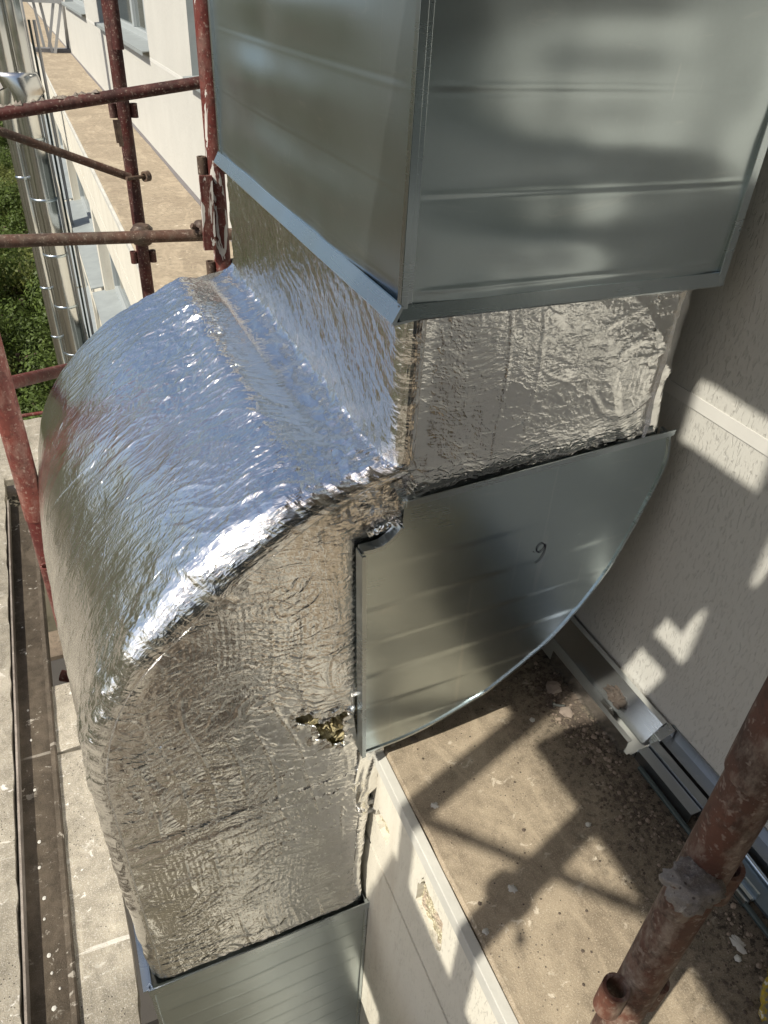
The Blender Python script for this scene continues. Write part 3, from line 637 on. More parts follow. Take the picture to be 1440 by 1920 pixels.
# bottom drip flanges
s = MB(); s.prism([(YFc-.0045,ZB+.010),(YFc-.0085,ZB-.004),(YFc-.0065,ZB-.0065),(YFc+.022,ZB-.004),(YFc+.022,ZB-.002),(YFc-.003,ZB-.003),(YFc-.002,ZB+.010)], 0, XL-.006, XR+.003); s.build('bottom_flange', M_['galvb'], uc)
s = MB(); s.prism([(XL-.0048,ZB+.0105),(XL-.014,ZB-.006),(XL-.012,ZB-.0088),(XL+.016,ZB-.0050),(XL+.016,ZB-.003),(XL-.009,ZB-.0055),(XL-.002,ZB+.010)], 1, YFc-.0082, YBc+.006); s.build('bottom_flange', M_['galvb'], uc)
MB().box((XL+.001, YFc+.023, ZB-.0035), (XR, YBc, ZB-.001)).build('bottom_plate', M_['galv'], uc) if False else None
# ------------------------------------------------------------------ elbow cheek panel
cp = empty('elbow_side_panel', (.50, .645, -.95), 'curved galvanised side panel marked 9 leaning against the duct elbow', 'metal panel')
arc = [(.728,-.479),(.7385,-.522),(.731,-.568),(.719,-.610),(.700,-.672),(.675,-.731),(.631,-.795),(.588,-.842),(.539,-.881),(.495,-.911),(.449,-.933),(.400,-.952),(.353,-.9625),(.294,-.966)]
def smoothp(pts, k=5):
    out = []
    for i in range(len(pts)-1):
        p0 = pts[max(i-1,0)]; p1 = pts[i]; p2 = pts[i+1]; p3 = pts[min(i+2, len(pts)-1)]
        for j in range(k):
            t = j/k; out.append(tuple(.5*((2*b)+(-a+c)*t+(2*a-5*b+4*c-d)*t*t+(-a+3*b-3*c+d)*t**3) for a, b, c, d in zip(p0, p1, p2, p3)))
    return out+[pts[-1]]
notch = [(.2785,-.566),(.295,-.5655),(.306,-.563),(.315,-.557),(.323,-.549),(.3305,-.539),(.331,-.506)]
outline = notch + smoothp(arc)
# scan grid clipped to the outline, with roll-formed creases
def panel_y(x, z):
    zz = z-.065*(x-.3)
    y = .645
    for l, a in ((-.60,.0007),(-.668,.0011),(-.733,.0010),(-.797,.0011),(-.862,.0010),(-.925,.0009)):
        t = zz-l; y -= a*(1/(1+math.exp(-max(-40, min(40, t/.0012)))))*math.exp(-max(0, t)/.05)
    return y-.006*vn1(x*5, z*6, 91)-.003*math.sin((x-.29)/.44*math.pi)
bm = bmesh.new(); vs = [bm.verts.new((p[0], .645, p[1])) for p in outline]; bm.faces.new(vs)
for axis, vals in (((1,0,0), np.arange(.29, .74, .011)), ((0,0,1), np.arange(-.965, -.48, .0042))):
    for v in vals:
        co = (v, 0, 0) if axis[0] else (0, 0, v)
        bmesh.ops.bisect_plane(bm, geom=bm.verts[:]+bm.edges[:]+bm.faces[:], plane_co=co, plane_no=axis)
mb = MB(); bm.verts.ensure_lookup_table(); bm.verts.index_update()
mb.add([(v.co.x, panel_y(v.co.x, v.co.z), v.co.z) for v in bm.verts], [tuple(v.index for v in f.verts) for f in bm.faces], True); bm.free()
pn = mb.build('sheet', M_['galv2'], cp)
def ribbon(pts, w_, dy0, dy1, out=True):
    m = MB(); vs = []; n = len(pts)
    for i, p in enumerate(pts):
        a = Vector(pts[max(i-1,0)]); b = Vector(pts[min(i+1,n-1)]); d = (b-a).normalized(); nx = Vector((-d.y, d.x))*w_
        y = panel_y(*p)
        vs += [(p[0]-nx.x*.2, y+dy0, p[1]-nx.y*.2), (p[0]+nx.x, y+dy0, p[1]+nx.y), (p[0]+nx.x, y+dy1, p[1]+nx.y), (p[0]-nx.x*.2, y+dy1, p[1]-nx.y*.2)]
    m.add(vs, [(i*4+k, i*4+(k+1)%4, (i+1)*4+(k+1)%4, (i+1)*4+k) for i in range(n-1) for k in range(4)]+[(0,1,2,3), tuple(4*(n-1)+k for k in (3,2,1,0))])
    return m
ribbon(smoothp(arc)[::-1], -.0032, -.0022, .016).build('edge_flange', M_['galvb'], cp)
# straight folded edges: left upright and top
MB().prism([(.2755,-.566),(.2810,-.566),(.2965,-.9665),(.2905,-.968)], 1, .6350, .6385).build('edge_flange', M_['galvb'], cp)
MB().prism([(.2755,-.566),(.2770,-.566),(.2920,-.9665),(.2905,-.968)], 1, .6387, .656).build('edge_flange', M_['galvb'], cp)
s = MB(); s.prism([(.331,-.506),(.7285,-.4775),(.7290,-.469),(.331,-.4975)], 1, .6365, .6385); s.build('top_flange', M_['galvb'], cp)
ribbon(notch[:-1], .0038, -.0035, .012).build('notch_flange', M_['galvb'], cp)
nine = [(.5569,-.6304),(.5545,-.6250),(.5508,-.6213),(.5470,-.6212),(.5438,-.6234),(.5424,-.6275),(.5430,-.6320),(.5455,-.6352),(.5484,-.6358),(.5515,-.6342),(.5545,-.6305),(.5560,-.6265),(.5562,-.6240),(.5568,-.6300),(.5566,-.6360),(.5550,-.6420),(.5515,-.6492),(.5480,-.6530),(.5443,-.6547)]
sn = smoothp(nine, 4); ink = MB()
vs = []
for i, p in enumerate(sn):
    a = Vector(sn[max(i-1,0)]); b = Vector(sn[min(i+1,len(sn)-1)]); d = (b-a).normalized(); nx = Vector((-d.y, d.x))*.0007
    y = panel_y(*p)-.0012; vs += [(p[0]+nx.x, y, p[1]+nx.y), (p[0]-nx.x, y, p[1]-nx.y)]
ink.add(vs, [(2*i, 2*i+1, 2*i+3, 2*i+2) for i in range(len(sn)-1)])
dx, dz = .5385, -.6335; ink.add([(dx+.0008*math.cos(t), panel_y(dx,dz)-.0012, dz+.0008*math.sin(t)) for t in np.arange(0, 6.28, .8)], [tuple(range(8))])
ink.build('handwritten_mark', M_['ink'], cp)
# ------------------------------------------------------------------ lower casing
lc = empty('duct_casing', (.115, 1.04, -5.9), 'galvanised casing round the lowest visible part of the duct below the foil', 'duct casing')
xl, xr, yf, yb, zt = -.086, .3245, .6565, 1.40, -1.468
def lpan(u, v):
    z = -2.6+(zt+2.6)*v; x = xl+(xr-xl)*u
    y = yf-.003*math.sin(math.pi*u)-crease(z, [(zt-.050-.058*k, .0013) for k in range(16)], .0016)*min(1, u*14, (1-u)*14)-.004*vn1(u*3, v*9, 95)
    return (x, y, z)
sheet_grid(lpan, 70, 420).build('front_panel', M_['galv'], lc)
MB().box((xl, yf, -5.9), (xr, yf+.002, -2.6)).build('front_panel', M_['galv'], lc)
MB().prism([(xl-.001,yf+.002),(xl+.001,yf+.002),(-.068,yb),(-.070,yb)], 2, -5.9, zt).build('side_panel', M_['galv'], lc)
MB().box((xr-.001, yf+.002, -5.9), (xr+.001, yb, zt)).build('side_panel', M_['galv'], lc)
MB().box((xl-.004, yf-.0045, -5.9), (xl+.003, yf+.004, zt+.002)).build('corner_seam', M_['galvb'], lc, .0008)
MB().box((xr-.003, yf-.0045, -5.9), (xr+.004, yf+.004, zt+.002)).build('corner_seam', M_['galvb'], lc, .0008)
MB().box((xl-.006, yf-.0065, zt-.018), (xr+.006, yf-.0035, zt+.004)).build('top_flange', M_['galvb'], lc, .0008)
MB().prism([(xl-.014,yf-.003),(xl-.001,yf-.003),(-.080,yb),(-.100,yb)], 2, zt-.002, zt+.002).build('top_flange', M_['galvb'], lc)
# wall bracket behind the duct
br = empty('duct_bracket', (.31, .70, -1.16), 'dark steel angle bracket fixing the duct to the facade edge', 'bracket')
MB().box((.24,.664,-1.150),(.345,.669,-1.138)).box((.24,.669,-1.150),(.345,.70,-1.147)).build('angle', M_['bracket'], br)
MB().box((.24,.662,-1.172),(.333,.666,-1.163)).build('rail', M_['bracket'], br)
# ------------------------------------------------------------------ scaffold tubes
PR = .0202
def socket(mb, x, y, z, h=.040, r=.0118):
    mb.tube([(x,y,z-h/2),(x,y,z+h/2)], r, 18, inner=r*.68)
def standard(x, y, z0, z1, mat, label, levels, name='scaffold_standard', r=PR, sleeve=None, ang=0, grp=None, smat=None):
    e = empty(name, (x, y, z0), label, 'scaffold pole', grp)
    n = max(4, int((z1-z0)/.12)); MB().tube([(x, y, z0+(z1-z0)*i/n) for i in range(n+1)], r, 32, inner=r*.84).build('tube', mat, e)
    for z in levels:
        for sg in (-1, 1):
            m = MB(); ox = x+sg*(r+.0105)*math.cos(ang); oy = y+sg*(r+.0105)*math.sin(ang); socket(m, ox, oy, z); m.build('socket', smat or mat, e)
    if sleeve:
        MB().tube([(x,y,sleeve[0]),(x,y,sleeve[1])], r*1.22, 32, inner=r).build('sleeve', mat, e)
    return e
near_p = standard(.352, .160, -4.2, -.305, M_['rust'], 'thick rusty brown pole with mortar crust in the lower right foreground', [], r=.0178)
# sockets on the near pole: (angle to the pole, level)
for (a, z, crust) in ((math.radians(-163), -.515, 1), (math.radians(-4), -.545, 0), (math.radians(180), -.705, 0), (math.radians(0), -.745, 0)):
    m = MB(); rr = .0118; ox = .352+.0285*math.cos(a); oy = .160+.0285*math.sin(a); m.tube([(ox,oy,z-.019),(ox,oy,z+.019)], rr, 22, inner=.0085)
    sk = m.build('socket', M_['rust'], near_p, .001)
    if crust:
        bm = bmesh.new(); bmesh.ops.create_icosphere(bm, subdivisions=4, radius=1)
        vs = []
        for v in bm.verts:
            c = v.co; k = 1+.30*(vn1(c.x*3+5, c.y*3+c.z*2, 7))+.30*vn1(c.x*7+5, c.z*7+c.y*4, 8)+.2*vn1(c.x*19+5, c.z*15+c.y*17, 9)
            vs.append((ox+.004+max(-1,min(1,c.x*1.25))*.0175*k, oy-.002+max(-1,min(1,c.y*1.25))*.0150*k, z+.012+max(-1, min(1, c.z*1.4))*.0105*k))
        mc = MB(); bm.verts.index_update(); mc.add(vs, [tuple(v.index for v in f.verts) for f in bm.faces], True); bm.free()
        mc.build('mortar_crust', M_['mortar'], near_p)
MB().tube([(.352,.160,-.400),(.352,.160,-.35),(.352,.160,-.302)], [.0202,.0205,.0202], 32, inner=.0160).build('sleeve', M_['rust'], near_p, .001)
pA = standard(.41, 1.95, -1.0, .55, M_['redw'], 'red pole with chipped white paint beside the casing on the ledge', [-.382, -.632], r=.0212, smat=M_['coup'])
MB().bar((.379, 1.925, -.40), (.375, 1.925, -.575), .012, .03, (1,0,0)).build('wedge_plate', M_['redw'], pA)
pB = standard(.294, 2.70, GZ, .45, M_['red'], 'red pole with shade in its colour, crossing the ledge view between two rails', [-.365, -.815], r=.0212, smat=M_['red'])
MB().tube([(.300,2.66,-.20),(.300,2.66,.45)], .016, 20).build('splice_tube', M_['red'], pB)
MB().bar((.268,2.66,-.385), (.270,2.66,-.46), .004, .014).bar((.258,2.66,-.385), (.260,2.66,-.45), .004, .008).build('pin', M_['coup'], pB)
pL = standard(-.13, 1.385, GZ, .45, M_['redb'], 'bright red pole going down through the deck gap beside the foil', [-1.05, -1.22], ang=math.radians(80))
MB().tube([(-.13,1.385,-.925),(-.13,1.385,.45)], .0222, 28).build('sleeve', rusty('dusty_red_sleeve', (.165,.045,.034), (.11,.03,.024), .3), pL)
def railp(name, label, p, q, r, mat, cat='scaffold rail', n=14, sag=0):
    P_ = [Vector(p).lerp(Vector(q), i/n)+Vector((0,0,-sag*math.sin(math.pi*i/n))) for i in range(n+1)]
    o = MB().tube(P_, r, 20, bump=.0).build(name, mat, None, 0, tuple((Vector(p)+Vector(q))/2)); return tag(o, label, cat)
t1 = railp('scaffold_rail', 'red upper rail with mortar lumps running from the left edge to the chipped pole', (-.25,2.2,-.334), (.452,2.2,-.232), .0145, M_['red'])
# mortar lumps lying on that rail
ml = MB()
for i in range(70):
    t = rnd.uniform(0, .62); c = Vector((-.25,2.2,-.334)).lerp(Vector((.452,2.2,-.232)), t)+Vector((0, rnd.uniform(-.006,.006), .0145+rnd.uniform(-.001,.003)))
    s_ = rnd.uniform(.004,.010); k = 5
    vs = [tuple(c+Vector((math.cos(a*2*math.pi/k)*s_*rnd.uniform(.6,1.6), math.sin(a*2*math.pi/k)*s_*.7, -s_*.3))) for a in range(k)]+[tuple(c+Vector((0,0,s_*rnd.uniform(.3,.8))))]
    ml.add(vs, [(a,(a+1)%k,k) for a in range(k)]+[tuple(range(k))])
cr = ml.build('mortar_lumps', M_['mortar'], t1)
t2 = railp('scaffold_rail', 'dirty brown lower rail clamped behind two red poles', (-.42,2.47,-.665), (.62,2.47,-.695), .0185, M_['dark'])
t3 = railp('scaffold_brace', 'thin dark diagonal brace bolted to the middle red pole', (-.20,2.52,-.338), (.283,2.665,-.552), .0125, M_['dark'], 'scaffold brace')
MB().tube([(.268,2.64,-.550),(.335,2.68,-.553)], .006, 10).tube([(.326,2.665,-.551),(.342,2.675,-.551)], .016, 16, inner=.010).build('bolt', M_['coup'], t3)
t4 = railp('scaffold_rail', 'bright red rail joining the left pole just above the far deck', (-.13,1.42,-.645), (.16,2.1,-.905), .0130, M_['redb'])
t4.hide_render = False
# couplers
def coupler(name, label, x, y, z, s=1.0, bolt=(1,-.3,.6)):
    e = empty(name, (x,y,z), label, 'scaffold coupler', 'swivel couplers on the rear rail')
    m = MB()
    m.tube([(x,y,z-.030*s),(x,y,z-.018*s),(x,y,z+.018*s),(x,y,z+.032*s)], [.024*s,.034*s,.036*s,.025*s], 11, bump=.28); m.build('body', M_['coup'], e)
    m = MB(); m.tube([(x-.035*s,y-.03,z),(x-.012*s,y-.035,z+.004),(x+.03*s,y-.03,z+.002)], [.020*s,.024*s,.018*s], 9, bump=.25); m.build('half_clamp', M_['coup'], e)
    b = Vector(bolt).normalized(); c = Vector((x,y-.035,z)); m = MB(); m.tube([c, c+b*.062*s], .0055*s, 8); m.tube([c+b*.052*s, c+b*.068*s], .0115*s, 6); m.build('bolt', M_['coup'], e)
    return e
coupler('scaffold_coupler', 'dark clamp knuckle where the middle pole crosses the lower rail', .290, 2.60, -.715, 1.0, (.1,-1,.2))
coupler('scaffold_coupler', 'dark clamp with protruding bolt at the left of the chipped pole', .372, 1.985, -.540, .62, (-.8,-.2,.5))
# ------------------------------------------------------------------ scaffold decks
coupler('scaffold_coupler', 'clamp on the outer pole beside the photographer', -.555, .068, .15, .62, (-.5,-1,.1))
def plank(x0, x1, y0, y1, zt, th, label, seed, name='scaffold_plank', mat='plank', skirt=None):
    nx = max(3, int((x1-x0)/.018)); ny = max(6, int(min(160, (y1-y0)/.018)))
    vs = []; fs = []
    for j in range(ny+1):
        for i in range(nx+1):
            x = x0+(x1-x0)*i/nx; y = y0+(y1-y0)*j/ny
            ed = (i in (0, nx)) or (j in (0, ny))
            jx = .004*vn1(y*30, x*7, seed) if i in (0, nx) else 0; jy = .005*vn1(x*35, y*5, seed+1) if j in (0, ny) else 0
            vs.append((x+jx, y+jy, zt+.0035*vn1(x*30, y*30, seed+2)-(.003 if ed else 0)))
    W_ = nx+1
    for j in range(ny):
        for i in range(nx): fs.append((j*W_+i, j*W_+i+1, (j+1)*W_+i+1, (j+1)*W_+i))
    ring = [i for i in range(W_)]+[j*W_+nx for j in range(1, ny+1)]+[ny*W_+i for i in range(nx-1, -1, -1)]+[j*W_ for j in range(ny-1, 0, -1)]
    b = len(vs); vs += [(vs[k][0], vs[k][1], zt-th) for k in ring]; n = len(ring)
    fs += [(ring[k], ring[(k+1)%n], b+(k+1)%n, b+k) for k in range(n)]+[tuple(b+k for k in range(n))]
    o = MB().add(vs, fs, False).build(name, M_[mat], None, 0, ((x0+x1)/2, (y0+y1)/2, zt-th))
    tag(o, label, 'scaffold plank', 'mortar splattered scaffold planks'); return o
ZD = -1.4
plank(-.62, -.281, -.9, 2.335, ZD+.018, .035, 'long pale plank at the left picture edge beside the dirty channel', 101)
plank(-.197, -.106, -1.1, 1.168, ZD, .035, 'pale splattered plank between the dirty channel and the lower duct', 105)
plank(-.199, -.108, 1.176, 1.372, ZD, .035, 'short plank piece just before the deck gap', 109)
plank(-.60, -.095, 2.350, 2.76, ZD, .035, 'far plank beyond the deck gap behind the bright red pole', 113)
plank(-.108, .05, -1.1, .30, ZD, .035, 'brown board below the camera beside the facade', 117, mat='wood')
plank(.055, .22, -1.1, .28, ZD, .035, 'brown board next to the facade under the near pole', 121, mat='wood')
plank(-1.1, -.79, -.9, 2.3, ZD, .035, 'plank on the outer side of the walkway', 125)
# steel channel between planks
ch = empty('deck_channel', (-.24, .5, ZD-.02), 'dirty brown steel channel with white paint drops running between two planks', 'deck channel')
MB().box((-.274,-.9,ZD-.028),(-.205,2.20,ZD-.016)).build('web', M_['channel'], ch)
MB().prism([(-.205,ZD-.028),(-.196,ZD-.028),(-.196,ZD+.006),(-.199,ZD+.009),(-.208,ZD+.006),(-.2085,ZD+.001),(-.2035,ZD-.001)], 1, -.9, 1.98).build('lip', M_['channel'], ch)
MB().prism([(-.276,ZD-.028),(-.272,ZD-.028),(-.272,ZD+.012),(-.276,ZD+.012)], 1, -.9, 2.20).build('lip', M_['mortar'], ch)
dr = MB()
for (x, y, r) in [(a_, b_, c_*.8) for a_, b_, c_ in [(-.249,1.24,.0035),(-.247,1.105,.0038),(-.244,.98,.0040),(-.241,.86,.0042),(-.239,.752,.0044),(-.236,.662,.0046),(-.2465,.925,.0036),(-.243,.82,.003),(-.252,1.33,.003),(-.250,1.52,.003),(-.236,.72,.003),(-.225,.69,.0025),(-.255,1.62,.003)]]:
    dr.add([(x+r*math.cos(t)*rnd.uniform(.85,1.1), y+1.25*r*math.sin(t)*rnd.uniform(.85,1.1), ZD-.0150) for t in np.arange(0, 6.28, .45)]+[(x,y,ZD-.0138)], [(k, (k+1)%14, 14) for k in range(14)])
dr.build('paint_drops', M_['lime'], ch)
# cross tube & edge bars at the gap
tag(MB().tube([(-.60,2.295,ZD-.03),(.10,2.345,ZD-.03)], .018, 14).build('scaffold_ledger', M_['mortar'], None, 0, (-.25,2.3,ZD-.03)), 'mortar covered cross tube under the end of the far plank', 'scaffold tube')
tag(MB().bar((-.22,1.50,ZD-.5), (-.04,1.56,ZD-.5), .02, .02).build('cable_tray', simple('pale_blue_tube', (.16,.30,.36), .5), None, 0, (-.1,1.5,ZD-.5)), 'pale blue strip seen in the dark gap below the deck', 'strip')
tag(railp('scaffold_rail', 'bright red rail edge lying along the far plank end', (-.235,2.77,ZD+.010), (-.06,2.77,ZD+.012), .0065, M_['redb']), None, None)
# deck below, with dark boards added to darken the gap
LB = -3.0
for i in range(6):
    y = .2+i*.62
    tag(MB().box((-.75, y, -3.55), (.325, y+.57, -3.50)).build('board', simple('gap_dark_board', (.05,.045,.04), .9), None, 0, (-.2,y,-3.55)), ['nearest','second','third','fourth','fifth','sixth'][i]+' added dark board darkening the view through the deck gap', 'board', 'added dark boards under the deck gap')
def lowbox(name, a, b, mat, label, cat):
    return tag(MB().box(a, b).build(name, mat, None, .004, ((a[0]+b[0])/2, (a[1]+b[1])/2, a[2])), label, cat)
lowbox('board', (-.50,2.05,LB-.03), (.30,2.34,LB), M_['wood'], 'brown board on the lower scaffold level seen through the gap', 'board')
lowbox('block', (-.35,2.44,LB-.02), (-.10,2.60,LB+.05), M_['lime'], 'white block on the lower scaffold level', 'block')
lowbox('board', (-.50,3.15,LB-.03), (.2,3.35,LB), M_['wood'], 'farther brown board on the lower scaffold level', 'board')
lowbox('metal_plate', (-.45,2.36,LB-.05), (.1,2.44,LB), M_['bracket'], 'grey metal plate between board and white block below', 'metal plate')
hoop = [(-.20,1.62,-1.62),(-.155,1.60,-1.63),(-.125,1.585,-1.68),(-.112,1.57,-1.76),(-.112,1.57,-1.86)]
tag(MB().tube(hoop, .016, 14).build('scaffold_hook', M_['redb'], None, 0, hoop[0]), 'bent red tube below the deck next to the red pole', 'bent tube')
# overhead deck, outer poles: unseen scaffold placed to cast the ledge and wall shadows
ZU = .32
for i, (a, b, c, d, lb) in enumerate([(-.53,-.245,-2,.205,'overhead plank, outer of the middle pair'), (-.24,.068,-2,.200,'overhead plank, inner of the middle pair'), (-.53,-.15,.272,.57,'short overhead plank end, outer one of the pair'), (-.145,.068,.238,.57,'short overhead plank end, inner one of the pair'), (-.222,-.205,.15,.30,'added overhead offcut splitting the light through the outer part of the gap'), (-.085,-.035,.15,.27,'added overhead offcut splitting the light through the inner part of the gap'),  # offcuts added across the gap to split its light into spots
      (.17,.36,-2,.58,'overhead plank next to the wall gap'), (.56,.76,-2,.60,'added overhead plank at the wall, holding back sky light'), (-1.42,-.93,-2,.15,'overhead plank on the outermost side')]):  # wall-side plank added to hold back sky light
    plank(a, b, c, d, ZU+.03, .03, lb, 130+5*i)
for i, (a, b) in enumerate(((-.57,-.24),(-.23,.10),(.11,.43),(.44,.76))):  # upper level added out of view to block light from the zenith
    plank(a, b, -3, 1.5, 1.9, .04, ['outer', 'middle', 'inner', 'innermost'][i]+' added plank out of view, blocking the sky overhead', 170+5*i, mat='wood')
def netmat():
    a = N('sky_block_net'); v = a.map((1,1,1)); return a.fin(a.mix(a.noise(v, 2, 4, .6), (.035,.042,.045), (.085,.095,.10)), .9, 0, a.bump(a.noise(a.map((3,1,.6)), 2, 3), .6, .05), .1)
nm = MB(); nn = 60
nm.add([(-1.3+2.05*i/nn, -2.35+.05*math.sin(i*.7)+.03*math.sin(i*.23+j), -4+6.2*j/8) for i in range(nn+1) for j in range(9)], [(i*9+j, i*9+j+1, (i+1)*9+j+1, (i+1)*9+j) for i in range(nn) for j in range(8)], True)
tag(nm.build('sky_block_net', netmat(), None, 0, (-.2,-2.35,-4)), 'added dark net behind the camera, cutting sky light and darkening reflections', 'light blocker')  # sheet added behind the camera to cut sky light and darken reflections
for x, y, lb, lv in ((-.555, .051, 'outer scaffold pole beside the photographer', []), (-.75, .173, 'second outer scaffold pole beside the photographer', [])):
    standard(x, y, ZD-2, 1.7, M_['red'], lb, lv, r=.0225, ang=math.radians(-40))
railp('scaffold_brace', 'diagonal brace between the two outer poles', (-.775,.173,.32), (-.775,-.35,.774), .009, M_['red'], 'scaffold brace')
# ------------------------------------------------------------------ things on the ledge
Zl = -1.0
tr = empty('metal_tray', (.735, .70, Zl), 'shiny galvanised gutter tray with capped end lying at the foot of the wall', 'metal tray')
MB().box((.700,.505,Zl+.004),(.768,1.25,Zl+.006)).build('base', M_['bright'], tr)
MB().prism([(.696,Zl+.002),(.6985,Zl+.002),(.7010,Zl+.031),(.7075,Zl+.0315),(.7075,Zl+.033),(.6985,Zl+.033)], 1, .510, .722).build('outer_rim', M_['bright'], tr)
MB().prism([(.738,Zl+.007),(.7395,Zl+.007),(.770,Zl+.040),(.7785,Zl+.041),(.7785,Zl+.043),(.769,Zl+.042)], 1, .512, 1.25).build('inner_slope', M_['bright'], tr)
MB().prism([(.700,Zl+.004),(.742,Zl+.004),(.742,Zl+.020),(.700,Zl+.014)], 1, .498, .501).build('end_cap', M_['bright'], tr)
MB().prism([(.748,Zl+.010),(.778,Zl+.010),(.779,Zl+.044),(.752,Zl+.030)], 1, .494, .511).build('end_cap', M_['bright'], tr, .001)
# crumpled brown rag / film in the tray
bm = bmesh.new(); bmesh.ops.create_icosphere(bm, subdivisions=4, radius=1); vs = []
for v in bm.verts:
    c = v.co; k = 1+.7*vn1(c.x*2.6+3, c.y*2.6+c.z*2, 77)+.35*vn1(c.x*7, c.y*7+c.z*5, 78); vs.append((.749+c.x*.017*k+c.y*.006, .602+c.y*.022*k, Zl+.024+c.z*.008*k))
bm.verts.index_update(); rg = MB(); rg.add(vs, [tuple(v.index for v in f.verts) for f in bm.faces], False); bm.free()
tag(rg.build('plastic_film', simple('brown_film', (.085,.07,.06), .16, 0, .5, 60, .003), None, 0, (.744,.602,Zl)), 'crumpled brown plastic film lying in the metal tray', 'plastic film')
pf = empty('metal_profile', (.74,.3,Zl), 'dark grey channel profiles stacked end on at the foot of the wall', 'metal profile')
gp = galv('grey_profile', (.42,.45,.48), .3)
MB().prism([(.7115,Zl+.001),(.7135,Zl+.001),(.7135,Zl+.020),(.7300,Zl+.021),(.7300,Zl+.010),(.7315,Zl+.010),(.7315,Zl+.0225),(.7115,Zl+.0225)], 1, .375, .497).build('front_profile', gp, pf)
MB().prism([(.7335,Zl+.001),(.7350,Zl+.001),(.7350,Zl+.026),(.7480,Zl+.026),(.7480,Zl+.016),(.7495,Zl+.016),(.7495,Zl+.0275),(.7335,Zl+.0275)], 1, .352, .497).build('middle_profile', gp, pf)
MB().prism([(.762,Zl+.001),(.784,Zl+.001),(.784,Zl+.044),(.7815,Zl+.044),(.7815,Zl+.022),(.762,Zl+.020)], 1, -.3, .505).build('rear_profile', gp, pf)
MB().box((.716,.10,Zl+.001),(.752,.350,Zl+.006)).build('base_strip', simple('blue_grey_strip', (.20,.25,.29), .3, .7), pf)
tag(railp('metal_rod', 'thin dark rod lying on the ledge parallel to the grey profiles', (.7045,.478,Zl+.0062), (.6965,.17,Zl+.0062), .0042, M_['hose'], 'rod'), None, None)
tag(railp('metal_rod', 'bright thin strip beyond the near pole at the foot of the wall', (.752,.31,Zl+.010), (.742,.15,Zl+.010), .0035, M_['galvb'], 'rod'), None, None)
cl = MB(); cx_, cy_ = .709, .262
cl.prism([(cx_-.014,Zl+.001),(cx_+.014,Zl+.001),(cx_+.014,Zl+.016),(cx_+.011,Zl+.016),(cx_+.011,Zl+.005),(cx_+.003,Zl+.005),(cx_+.003,Zl+.012),(cx_-.003,Zl+.012),(cx_-.003,Zl+.005),(cx_-.011,Zl+.005),(cx_-.011,Zl+.016),(cx_-.014,Zl+.016)], 1, cy_-.013, cy_+.013)
tag(cl.build('metal_clip', M_['zinc'], None, .0006, (cx_,cy_,Zl)), 'small galvanised rail clip behind the near rusty pole', 'metal clip')
bt = empty('bolt', (.655,.640,Zl), 'small zinc bolt lying among the dirt in front of the tray', 'bolt')
MB().tube([(.648,.634,Zl+.004),(.664,.626,Zl+.004)], .0026, 10).build('shank', M_['zinc'], bt); MB().tube([(.645,.6355,Zl+.005),(.6485,.634,Zl+.005)], .0052, 6).build('head', M_['zinc'], bt)
def rock(x, y, z, s, seed, flat=.6):
    rr = random.Random(seed); bm = bmesh.new(); bmesh.ops.create_icosphere(bm, subdivisions=2 if s > .008 else 1, radius=1)
    vs = [(x+v.co.x*s*rr.uniform(.7,1.2), y+v.co.y*s*rr.uniform(.7,1.2), z+(v.co.z*.8+.5)*s*flat*rr.uniform(.8,1.1)) for v in bm.verts]
    bm.verts.index_update(); fs = [tuple(v.index for v in f.verts) for f in bm.faces]; bm.free(); return vs, fs
st = [(.668,.668,.015,'large brown stone chip by the tray corner'), (.660,.615,.012,'dark crumbled chip behind the bolt'), (.596,.622,.0055,'lone pale pebble left of the dirt patch'), (.570,.428,.005,'pale flake on the edge of the pole shadow'),(.640,.20,.006,'small pale pebble near the yellow patch')]
for i, (x, y, s, lb) in enumerate(st):
    vs, fs = rock(x, y, Zl, s, 40+i); tag(MB().add(vs, fs).build('stone_chip', M_['stone'] if i < 2 else M_['coping'], None, 0, (x,y,Zl)), lb, 'stone chip', 'stone chips on the ledge')
deb = MB(); rr = random.Random(5)
for i in range(1500):
    if i < 600: x = rr.gauss(.668, .017); y = rr.gauss(.628, .040); s = abs(rr.gauss(.0018, .0018))+.0006
    elif i < 1000: x = rr.gauss(.668, .022); y = rr.gauss(.445, .045); s = abs(rr.gauss(.0012, .0010))+.0005
    elif i < 1250: x = rr.uniform(.60, .70); y = rr.uniform(.15, .42); s = abs(rr.gauss(.001, .0010))+.0005
    else: x = rr.uniform(.36, .70); y = rr.uniform(.1, .70); s = abs(rr.gauss(.0006, .0007))+.0004
    if .697 < x < .79 and y > .34: continue
    s = min(s, .0085); vs, fs = rock(x, y, Zl, s, i, .5); deb.add(vs, fs)
dl = MB()
for i in range(420):
    x = rr.gauss(.662, .022); y = rr.gauss(.60, .06) if i < 240 else rr.gauss(.33, .11); s_q = min(.007, abs(rr.gauss(.0012, .0014))+.0005)
    if .697 < x < .79: continue
    vs, fs = rock(x, y, Zl, s_q, 3000+i, .8); dl.add(vs, fs)
tag(dl.build('rubble', simple('pale_rubble', (.24,.19,.15), .9, 0, .6, 50)), 'pale brown rubble grains scattered between the dark dirt on the ledge', 'rubble', kind='stuff')
tag(deb.build('dirt', M_['soil']), 'dark dirt crumbs and chips scattered over the ledge beside the tray', 'dirt', kind='stuff')
